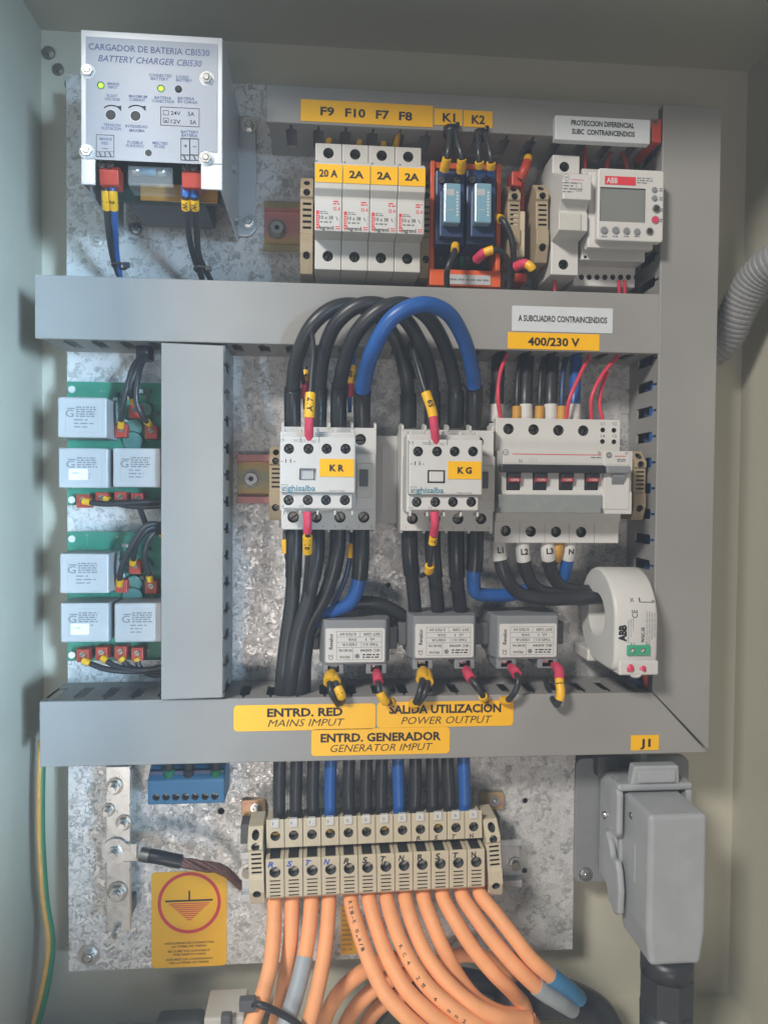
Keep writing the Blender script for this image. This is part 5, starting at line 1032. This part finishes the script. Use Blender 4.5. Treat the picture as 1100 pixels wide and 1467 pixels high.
for k in range(7):                            # bare strands
    off = Vector((0, 3.4 * math.cos(k * .9), 3.4 * math.sin(k * .9))) if k else Vector((0, 0, 0))
    cp = cut_path(path, .40, 1); q.tube([p + .7 * Vector((0, off.y * math.cos(i * .25) - off.z * math.sin(i * .25), off.y * math.sin(i * .25) + off.z * math.cos(i * .25))) for i, p in enumerate(cp)], 1.4, copper, 8)
t2 = T('earth_cable', 'bare copper earth cable with black sleeve bolted to the earth bar', 'cable', P(*ps[0]), mb=q)
t2.part('heatshrink_sleeve', MB().tube(cut_path(path, .16, .43), 4.6, sleeve, 16))
q = MB(); c = P(166, 1219, 27); q.cyl((c[0], c[1], 26.1), 9, 2.2, steel); q.box(c[0] + 4, c[0] + 15, c[1] - 7.5, c[1] + 5.5, 26.2, 28.2, steel, .8); q.tube(cut_path(path, .13, .2), 4.8, zinc, 14); t2.part('cable_lug', q)
# earth sticker on the plate
b = rect(217, 1249, 325, 1386, 1); q = MB().rrect(b[0], b[1], b[2], b[3], .02, .35, 3, yellow); xc = (b[0] + b[1]) / 2; w_ = b[1] - b[0]
zcir = b[3] - w_ * .43; q.disc(xc, zcir, .45, w_ * .42, inkred, 48, w_ * .375); q.flat(xc - w_ * .32, xc + w_ * .31, zcir + 1, zcir + 2.3, .5, ink); q.flat(xc - .6, xc + .6, zcir + 2.3, zcir + 9, .5, ink)
for k in range(9):
    hw = w_ * .27 * (1 - k / 9); q.flat(xc - hw, xc + hw, zcir - .8 - k * 1.5, zcir - .05 - k * 1.5, .5, inkred)
for k, (s1, s2) in enumerate((('ASEGURESE DE CONECTAR', 'LA TOMA DE TIERRA'), ('BE SURE TO CONNECT', 'THE EARTH WIRE'), ("ASSUREZ LA CONNEXION", 'DE LA PRISE DE TERRE'))):
    z = b[2] + 18 - k * 6; q.text(s1, xc, z, .5, 1.5, ink, w_ * (.66, .56, .62)[k], .012); q.text(s2, xc, z - 2.5, .5, 1.5, ink, w_ * (.46, .44, .52)[k], .012)
T('earth_sticker', 'yellow earth symbol sticker with red circle on the plate', 'sticker', (xc, b[2], 0), mb=q)
# blue earth terminal
b = rect(212, 1120, 322, 1152, 30); b2 = rect(216, 1100, 318, 1122, 20); t = T('blue_terminal', 'blue seven hole terminal strip below the lower duct at left', 'terminal', (b[0], b[2], 0))
q = MB().prism_x([(b[2], 2), (b[2], 30), (b[3] + 1, 31), (b[3] + 9, 22), (b[3] + 9, 2)], b[0], b[1], termblue, .8); hs = [P(224 + 14 * i, 1142 - .2 * i, 30)[:2] for i in range(7)]; q.cut([('c', x, z, 2.5, 22, 33) for x, z in hs])
for x, z in hs: q.screw((x, z, 24), 2.2, ang=random.random() * 3)
q.box(b[0] + 1, b[1] - 1, b[3] + 4, b[3] + 7, 24, 28, navy, .4); t.part('body', q)
for u, m, lb in ((243, gtape, 'left, green ended'), (271, black, 'middle, black'), (310, gtape, 'right, green ended')):
    wire('earth_wire', 'dark wire dropping into the blue terminal, ' + lb, 'wire', [(u, 1070, 26), (u, 1090, 28), (u, 1110, 26), (u, 1124, 22)], 3.2, black, [(.5, 1, 3.9, m, 'end_sleeve')], 'wires into the blue terminal')
wire('earth_wire', 'green and yellow earth wire hanging down the left cabinet edge', 'wire', [(62, 1060, 10), (60, 1120, 12), (60, 1200, 14), (66, 1290, 16), (75, 1350, 16), (68, 1410, 14), (48, 1490, 10)], 2.5, MATS['green_plastic'], [])
ew = [o for o in bpy.data.objects if o.get('label', '').startswith('green and yellow')][0]
pth = spline([to3(P(*p)) for p in [(58.5, 1060, 12), (56.5, 1120, 14), (56.5, 1200, 16), (62, 1290, 18), (70, 1350, 18), (62, 1410, 16), (42, 1490, 12)]], 10)
me = MB().tube(pth, 1.7, amber, 10).mesh('yellow_stripe', ew.location * 1000); o = bpy.data.objects.new('yellow_stripe', me); C.objects.link(o); o.parent = ew

# ================================================================== heavy plug at lower right
hb_, hf = 30, 84
QB = [P(u, v, hb_ + 6) for u, v in ((886, 1355), (972, 1352), (965, 1124), (886, 1127))]     # mouth of the hood on the housing
xa, xb = P(886, 1200, 36)[0], P(963, 1200, 36)[0]; zt = P(920, 1126, 36)[1]; zb = P(960, 1342, hf)[1]; zn = P(955, 1385, hf)[1]
t = T('heavy_plug', 'big grey rectangular plug connector with black cable at lower right', 'plug', ((xa + xb) / 2, zb, 4))
q = MB(); lp = lambda h, i: [(xa + i, zt - i, h), (xb - i, zt - i, h), (xb - i, zb + 2, h), (xb - 3.2 - i, zn + i, h), (xa + 2.4 + i, zn + i, h), (xa + i, zb + 2, h)]
q.prism(lp(38, 0), lp(hf, 0), plug, 3.4, 4)
xc = (xa + xb) / 2; q.box(xc + .0, xc + .35, zb - 2, zt - 3, hf - .5, hf + .12, plug)
zm = (zt + zb) / 2; q.rrect(xa - .6, xa + .5, zm - 14, zm + 12, 52, 64, .3, plug, .2)
q.cyl((xa - .7, zt - 12, 56), 2.2, 1, zinc, 'x', 12); t.part('hood', q)
q = MB(); q.box(xa - 4, xb + 4, zb - 1, zt + 3, 4, 37.5, plug, 7, 5); q.box(xa - 2, xb + 2, zb + 6, zt - 8, 37.6, 42, plug, .8); t.part('housing', q)
def lever(top_, lb):
    q = MB(); s = 1 if top_ else -1; z0 = zt + 1 if top_ else zb + 10
    for xx in (xa - 7.4, xb + 2.6):
        if top_: o = [(z0 + 5, 30), (z0 + 5, 46), (z0 - 1, 50), (z0 - 29, 50), (z0 - 33, 46), (z0 - 33, 40), (z0 - 26, 38), (z0 - 4, 36)]
        else: o = [(z0 + 30, 24), (z0 + 36, 30), (z0 + 31, 36), (z0 + 22, 41), (z0 + 23, 48), (z0 + 17, 52), (z0 + 4, 55), (z0 - 12, 54), (z0 - 16, 47), (z0 - 9, 36), (z0 + 8, 24)]
        q.prism_x([(z, hh) for z, hh in o], xx, xx + 4.8, plug, 1.8, 3)
    if top_:
        q.box(xa - 7.3, xb + 7.3, z0 + .8, z0 + 6, 38, 50.2, plug, 2.2, 4); q.hexa([(xa + 2, z0 + 5, 42), (xb - 2, z0 + 5, 42), (xb - 4, z0 + 19, 42), (xa + 4, z0 + 19, 42)], [(xa + 2, z0 + 5, 49.6), (xb - 2, z0 + 5, 49.6), (xb - 4, z0 + 19, 51.5), (xa + 4, z0 + 19, 51.5)], plug, 1.6, 3)
        q.rrect(xa + 6.5, xb - 6.5, z0 + 7.5, z0 + 16, 50.4, 51.8, 1, plug, .5)
    else: q.box(xa - 6.4, xb + 6.4, z0 - 13, z0 - 10, 34, 46, plug, 1)
    t.part('locking_lever', q)
lever(True, ''); lever(False, '')
q = MB().cyl((xa - 7, zt - 26, 44), 3, 2, plug, 'x'); q.cyl((xa - 7, zt - 26, 22), 2.4, 6, steel, 'x', 10); t.part('pivot', q)
q = MB(); g0 = (xc, zn, (60 + hf) / 2 - 1)
q.cyl((xc, zn - 12, g0[2]), 17.0, 13, black, 'z', 24); q.cyl((xc, zn - 36, g0[2]), 17.6, 24, black, 'z', 8, smooth=False); q.cyl((xc, zn - 60, g0[2]), 16.5, 25, black, 'z', 24, r2=17); t.part('cable_gland', q)
wire('plug_cable', 'black cable continuing down from the big grey plug', 'cable', [(xc, zn - 50, g0[2]), (xc, zn - 90, g0[2]), (xc, zn - 130, g0[2] - 10)], 14, black, mm=True)

# ================================================================== corrugated conduit at right
pts = [to3(P(*p)) for p in [(1015, 505, -8), (1036, 488, 0), (1052, 455, 12), (1066, 425, 22), (1085, 396, 34), (1110, 375, 48), (1150, 358, 64), (1210, 350, 80)]]
path = spline(pts, 40); mb = MB(); v = []; f = []; n = 20; acc = 0
rings = []
L_ = [0]
for i in range(1, len(path)): L_.append(L_[-1] + (path[i] - path[i - 1]).length)
def ptat(s):
    for i in range(1, len(L_)):
        if L_[i] >= s: return path[i - 1].lerp(path[i], (s - L_[i - 1]) / max(1e-6, L_[i] - L_[i - 1])), (path[i] - path[i - 1]).normalized()
    return path[-1], (path[-1] - path[-2]).normalized()
s = 0; k = 0
while s < L_[-1]:
    p, d = ptat(s); r = (13.2, 13.2, 12.65, 12.65)[k % 4]; a1 = d.cross(Vector((0, 0, 1))).normalized(); a2 = d.cross(a1)
    v += [p + (a1 * math.cos(2 * math.pi * j / n) + a2 * math.sin(2 * math.pi * j / n)) * r for j in range(n)]
    s += (1.5, .55, 1.1, .55)[k % 4]; k += 1
for i in range(k - 1):
    for j in range(n): f.append((i * n + j, i * n + (j + 1) % n, (i + 1) * n + (j + 1) % n, (i + 1) * n + j))
mb.add3(v, f, cond, False); T('corrugated_conduit', 'grey corrugated conduit curving out at the right edge', 'conduit', P(1036, 488, 0), mb=mb)

# ================================================================== added volume in and before the cabinet, standing in for lens glare
hm = bpy.data.materials.new('glare_haze'); hm.use_nodes = True; nt = hm.node_tree; nt.nodes.remove(nt.nodes['Principled BSDF'])
pv = nt.nodes.new('ShaderNodeVolumePrincipled'); pv.inputs['Density'].default_value = .14; pv.inputs['Color'].default_value = (.9, .94, 1, 1); pv.inputs['Anisotropy'].default_value = .2
nt.links.new(pv.outputs[0], nt.nodes['Material Output'].inputs['Volume'])
T('glare_haze', 'added pale veil in and before the cabinet, standing in for lens glare', 'glare_haze', (0, -450, 0), mb=MB().box(-420, 420, -450, 440, -60, 600, hm), kind='stuff')
